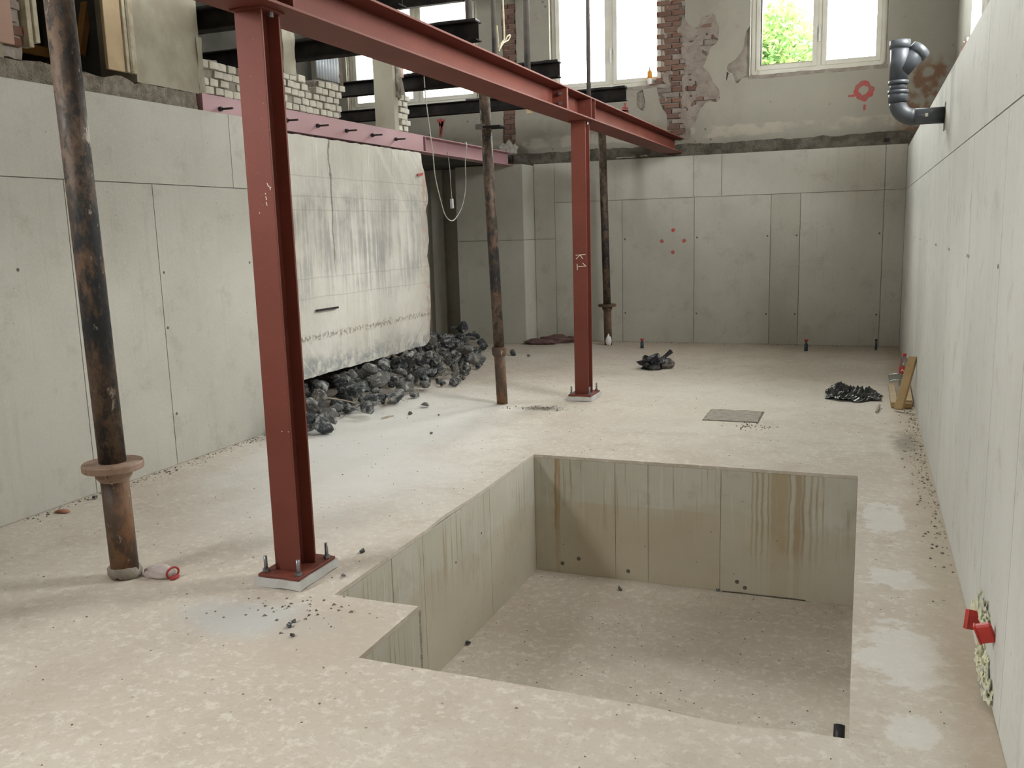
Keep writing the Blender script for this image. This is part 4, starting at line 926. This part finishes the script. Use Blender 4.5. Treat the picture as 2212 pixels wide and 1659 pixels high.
def wallside(q):
    k = q.random()
    if k < .35: return XR-abs(q.gauss(0, .06))-.01, q.uniform(4.5, 9)
    if k < .55: return XL+abs(q.gauss(0, .05))+.01, q.uniform(3.8, 6.3)
    if k < .72: return q.uniform(-4.2, .3), YB-abs(q.gauss(0, .12))-.02
    if k < .84: return -2.78+q.gauss(0, .17), 7.82+q.gauss(0, .06)
    if k < .92: return -2.35+q.gauss(0, .2), 3.2+q.gauss(0, .12)
    return -.85+q.gauss(0, .09), 7.5+q.gauss(0, .08)
grit('edge_crumbs', 900, wallside, .013, 'dark_pebble', 2, 0, 'dark crumbs gathered along wall feet and around column pads')
grit('pale_crumbs', 420, lambda q: (XL+abs(q.gauss(0, .07))+.01, q.uniform(4.3, 6.3)) if q.random() < .5 else (XR-abs(q.gauss(0, .05))-.01, q.uniform(5, 8.2)), .014, 'beige_stone', 3, 0, 'pale mortar crumbs along the feet of the side walls')
grit('pit_grit', 420, lambda q: (q.uniform(PX0+.03, PX1-.03), q.uniform(PY0+.6, PY1-.03)), 0.008, 'dark_pebble', 4, PZ, 'dark grit scattered over the pit bottom')

# ------------------------------------------------------------------ things on the floor
p = onZ(350, 1246); gl = empty('work_glove', p); tag(gl, 'dusty work glove with red lining beside the rusty prop foot', 'glove')
blob_mesh('palm', 'dusty_cloth', (-.005, 0, 0), (.085, .042, .038), 5, 3, .35, 1.8, gl); blob_mesh('finger', 'dusty_cloth', (-.075, .012, 0), (.045, .02, .022), 7, 3, .3, 1.8, gl); blob_mesh('finger', 'dusty_cloth', (-.06, -.02, 0), (.04, .018, .02), 9, 3, .3, 1.8, gl)
bm = bmesh.new(); pts = [(.07+.012*math.cos(t)*.6, .034*math.cos(t), .03+.026*math.sin(t)) for t in [2*math.pi*k/14 for k in range(14)]]
tube(bm, pts+[pts[0]], .0055, 6, False); obj('lining', bm, 'red_cloth', gl, True); blob_mesh('cuff', 'red_cloth', (.078, .0, 0), (.02, .03, .012), 2, 2, .2, 2, gl)
p = onZ(1190, 742); cl = empty('crumpled_cloth', p); tag(cl, 'maroon rag crumpled at the foot of the far wall', 'rag')
blob_mesh('fold', 'maroon_cloth', (-.14, -.1, 0), (.22, .12, .05), 3, 3, .5, 1.7, cl); blob_mesh('fold', 'maroon_cloth', (.03, .1, 0), (.24, .1, .07), 5, 3, .5, 1.7, cl); blob_mesh('fold', 'maroon_cloth', (.22, .2, 0), (.17, .07, .05), 8, 3, .5, 1.7, cl)
# black crumpled bag
def crumple(name, c, size, seed, label, mat='black_film', peaks=5):
    rr = random.Random(seed); bm = bmesh.new(); n = 46; m_ = 22; G = []
    pk_ = [(rr.uniform(-.7, .7), rr.uniform(-.6, .6), rr.uniform(.4, 1), rr.uniform(.12, .4)) for _ in range(peaks)]
    for i in range(n):
        row = []
        for j in range(m_):
            u, v_ = -1+2*i/(n-1), -1+2*j/(m_-1)
            h = sum(a*math.exp(-((u-x)**2+(v_-y)**2)/(2*s*s)) for x, y, a, s in pk_)
            e = max(0, 1-(abs(u)**2.2*.55+abs(v_)**2.2*.55)); w = 1+.2*mnoise.noise((u*2.3+seed, v_*2.3, 3))
            wr_ = abs(mnoise.noise((u*6+seed, v_*4.5, 1)))*.6+abs(mnoise.noise((u*13, v_*10+seed, 2)))*.3
            sq = math.sqrt(max(1e-6, 1-.5*v_*v_)), math.sqrt(max(1e-6, 1-.5*u*u))
            row.append(bm.verts.new((u*sq[0]*w*size[0], v_*sq[1]*w*size[1], .003+max(0, e*(.25+h*.6+wr_))*size[2])))
        G.append(row)
    for i in range(n-1):
        for j in range(m_-1): bm.faces.new((G[i][j], G[i+1][j], G[i+1][j+1], G[i][j+1]))
    r = bmesh.ops.extrude_face_region(bm, geom=bm.faces[:]); 
    for g in r['geom']:
        if isinstance(g, bmesh.types.BMVert): g.co.z = max(.0, g.co.z-.004)
    e = empty(name, c); tag(e, label, 'plastic bag'); obj('film', bm, mat, e, False); return e
p = onZ(1858, 858); bg_ = crumple('black_plastic_bag', p-Vector((.06, 0, 0)), (.26, .27, .115), 4, 'crumpled black plastic bag lying by the timber offcuts')
bg_.rotation_euler.z = -.35
stick(onZ(1893, 890, .01), onZ(1900, 874, .02), .011, 'short grey lath sticking out of the black bag')
p = onZ(1415, 797); de = empty('torn_black_packaging', p); tag(de, 'torn black and grey packaging on the open floor before the far wall', 'packaging')
o = blob_mesh('crumpled_part', 'black_film', (-.03, -.02, 0), (.13, .10, .10), 12, 3, .75, 2.1, de, False); o = blob_mesh('grey_part', 'grey_tube', (.10, .09, 0), (.11, .10, .075), 6, 3, .4, 1.6, de, False)
tubeo('tail', [(.03, .02, .08), (.10, .08, .14), (.17, .12, .20)], [.035, .02, .028], 'black_film', de, 7, False)
# timber offcuts and bottles by the right wall
def plank(name, p, q, w, h, mat, label, up=(0, 0, 1)):
    p, q = Vector(p), Vector(q); e = empty(name, p); tag(e, label, 'timber', 'timber offcuts by the right wall')
    bm = bmesh.new(); beam_between(bm, p-e.location, q-e.location, w, h, up); bmesh.ops.bevel(bm, geom=bm.edges[:], offset=.002, segments=1, affect='EDGES'); obj('board', bm, mat, e); return e
plank('timber_offcut', (.285, 8.62, .022), (.285, 9.6, .022), .055, .044, 'pale_timber', 'pale batten lying on the floor beside the black bag')
plank('timber_offcut', (.39, 8.68, .026), (.40, 9.45, .026), .10, .05, 'timber', 'broad plank lying against the foot of the right wall')
plank('timber_offcut', (.262, 8.585, .024), (.43, 8.565, .024), .03, .046, 'timber', 'short crosspiece lying across the ends of the floor planks')
a_ = onZ(1938, 893, .0); plank('timber_offcut', (a_.x+.012, a_.y+.08, .02), (.425, 8.66, .445), .075, .030, 'timber', 'batten leaning upright against the right wall', (-.6, -1, .3))
p = onZ(1950, 842); bo = empty('plastic_bottle', (.395, 9.62, 0)); tag(bo, 'large clear plastic bottle with red label and cap', 'bottle')
latheo('body', [(.02, .004), (.042, .002), (.045, .015), (.044, .06), (.041, .10), (.045, .14), (.045, .215), (.041, .24), (.030, .285), (.016, .312), (.014, .325)], 'clear_pet', bo)
latheo('label_band', [(.0450, .150), (.0462, .151), (.0462, .214), (.0450, .215)], 'red_plastic', bo); latheo('cap', [(.0155, .322), (.0165, .324), (.0165, .346), (.0150, .348)], 'red_plastic', bo)
bm = bmesh.new()
tube(bm, [(.0468*math.cos(t), .0468*math.sin(t), .182+.010*math.sin(t*9)) for t in [-2.2+k*.08 for k in range(18)]], .004, 6); obj('label_script', bm, 'white_plastic', bo)
bo2 = empty('fallen_bottle', (.345, 10.0, 0)); tag(bo2, 'small clear bottle lying behind the large red-capped bottle', 'bottle')
bm = bmesh.new(); lathe(bm, [(.02, 0), (.036, .002), (.038, .012), (.038, .11), (.03, .14), (.014, .16), (.013, .18)], 20)
bmesh.ops.rotate(bm, verts=bm.verts, matrix=Matrix.Rotation(math.radians(80), 3, 'Y')); bmesh.ops.translate(bm, verts=bm.verts, vec=(-.08, 0, .04)); obj('body', bm, 'clear_pet', bo2, True)
# mortar patch in the floor
M['patch_mortar'] = simple('patch_mortar', (.52, .48, .41), (.40, .365, .31), 22, .95, 0, .9, .02)
rough_box('patch_rim', (-1.258, -.787, 7.637, 8.123, -.012, .0015), .03, .002, 'dark_pebble', floor, 14, 5)
mp = rough_box('mortar_patch', (-1.245, -.80, 7.65, 8.11, -.01, .008), .03, .006, 'patch_mortar', floor, 14, 3); mp['label'] = 'rough grey mortar square let into the floor'
# stubs by the far wall
for x, y, h, lab, mt in ((1387, 752, .13, 'short dark standpipe with red cap left of the torn packaging', 'red_plastic'), (1741, 758, .15, 'short dark standpipe with red cap right of the wall centre', 'red_plastic'), (1892, 756, .14, 'thin dark standpipe nearest the right corner', 'black_rubber')):
    p = onZ(x, y); e = empty('standpipe', p); tag(e, lab, 'standpipe', 'standpipes before the far wall')
    tubeo('pipe', [(0, 0, .002), (0, 0, h*.62)], .024 if mt == 'red_plastic' else .014, 'blue_plastic', e, 14); tubeo('neck', [(0, 0, h*.62), (0, 0, h*.86)], .014, 'grey_tube', e, 12)
    tubeo('cap', [(0, 0, h*.86), (0, 0, h)], .026 if mt == 'red_plastic' else .014, mt, e, 14)
# glue bottle on the sill of the casement window
p = onY(1403, 181, YU+.03); g = empty('glue_bottle', (p.x, YU+.045, WB[0][2]+.012)); tag(g, 'small yellow and orange bottle on the window sill', 'bottle')
latheo('body', [(.03, 0), (.034, .004), (.034, .10), (.026, .12)], 'white_plastic', g, 16); latheo('sleeve', [(.034, .085), (.0355, .086), (.0355, .165), (.030, .185), (.026, .186)], 'orange_plastic', g, 16); latheo('nozzle', [(.018, .186), (.012, .215), (.006, .245)], 'yellow_cable', g, 12)
# rags of plastic hanging on the far ledge
p = onY(1092, 333, YB-.1); e = empty('torn_sheet', p); tag(e, 'scrap of white film on the ledge behind the middle prop', 'plastic scrap')
blob_mesh('scrap', 'white_cable', (0, .12, .0), (.12, .05, .11), 4, 3, .9, 2.6, e, False)
e = empty('film_strip', onY(1365, 342, YB+.02)); tag(e, 'strip of pale film lying along the top of the far wall', 'plastic scrap')
rough_box('film', (-.22, .22, 0, .05, .01, .022), .04, .015, 'white_cable', e, 6, 2)

# ------------------------------------------------------------------ outside the windows
tr = empty('leafy_bush', (-1.85, 18.5, 0)); tag(tr, 'bright green bush outside the left pane of the right window', 'bush')
rr = random.Random(3); V_, F_ = [], []
for _ in range(13000):
    d = Vector([rr.gauss(0, 1) for _ in range(3)]).normalized(); q = rr.random()**.45
    c = Vector((d.x*1.35*q, d.y*1.1*q, 3.9+d.z*1.8*q-d.x*.25+.35*math.sin(d.x*5)*q)); a = Vector([rr.gauss(0, 1) for _ in range(3)]).normalized(); b = a.orthogonal().normalized(); s_ = rr.uniform(.05, .10); k = len(V_)
    V_ += [tuple(c-a*s_), tuple(c+b*s_*.5), tuple(c+a*s_), tuple(c-b*s_*.5)]; F_.append((k, k+1, k+2, k+3))
o = pydata('foliage', V_, F_, 'leaf', tr); o['kind'] = 'stuff'
bm = bmesh.new(); tube(bm, [(0, 0, 0), (.05, 0, 1.5), (0, .05, 3.4)], [.09, .07, .03], 8)
for a in range(6): tube(bm, [(.03, 0, 1.2+a*.3), (.6*math.cos(a*1.1), .5*math.sin(a*1.1), 2.4+a*.35)], [.035, .012], 6)
obj('trunk', bm, 'bark', tr, True)
struct(boxo('floor_outside', (-14, 8, YU+.32, 32, -.3, -.001), 'dark_pebble'), 'ground outside the far wall')

# ------------------------------------------------------------------ formwork tie holes and the open joint in the pit
bm = bmesh.new(); bmesh.ops.create_cone(bm, cap_ends=True, segments=10, radius1=.012, radius2=.009, depth=.002)
TIE = bpy.data.meshes.new('tie_hole'); bm.to_mesh(TIE); bm.free(); TIE.materials.append(M['dark_ledge'])
def tie(par, p, axis, k=1.0):
    o = bpy.data.objects.new('tie_hole', TIE); COL.objects.link(o); o.parent = par; o.location = p; o.scale = (k, k, 1)
    o.rotation_euler = (0, math.pi/2, 0) if axis == 'x' else (math.pi/2, 0, 0)
for y in (3.09, 3.75, 4.78, 4.86, 5.88, 5.96, 6.95, 7.03, 8.01, 9.0, 10.01): tie(wr, (XR-.0005, y, 1.47), 'x', .8)
for y, z in ((4.44, 1.45), (5.21, 1.42), (5.20, 1.02), (5.21, .38), (6.2, 1.45), (4.0, 1.5)): tie(wl, (XL+.0005, y, z), 'x', 1.0)
for x in (-3.23, -2.20, -1.25, -.87, .16):
    for z in (1.48, .42): tie(wb, (x, YB-.0005, z), 'y', 1.1)
for x, y in ((1250, 1207), (1357, 1234), (1592, 1257), (1609, 1270), (1215, 1217)): tie(wpb, onY(x, y, PY1-.0005), 'y', 1.35)
for x, y in ((1040, 1152), (985, 1215)): tie(wpl, onX(x, y, PX0+.0005), 'x', .7)
rough_box('open_joint', (-.86, -.30, PY1-.010, PY1-.001, PZ, PZ+.007), .04, .004, 'dark_ledge', wpb, 9, 4)
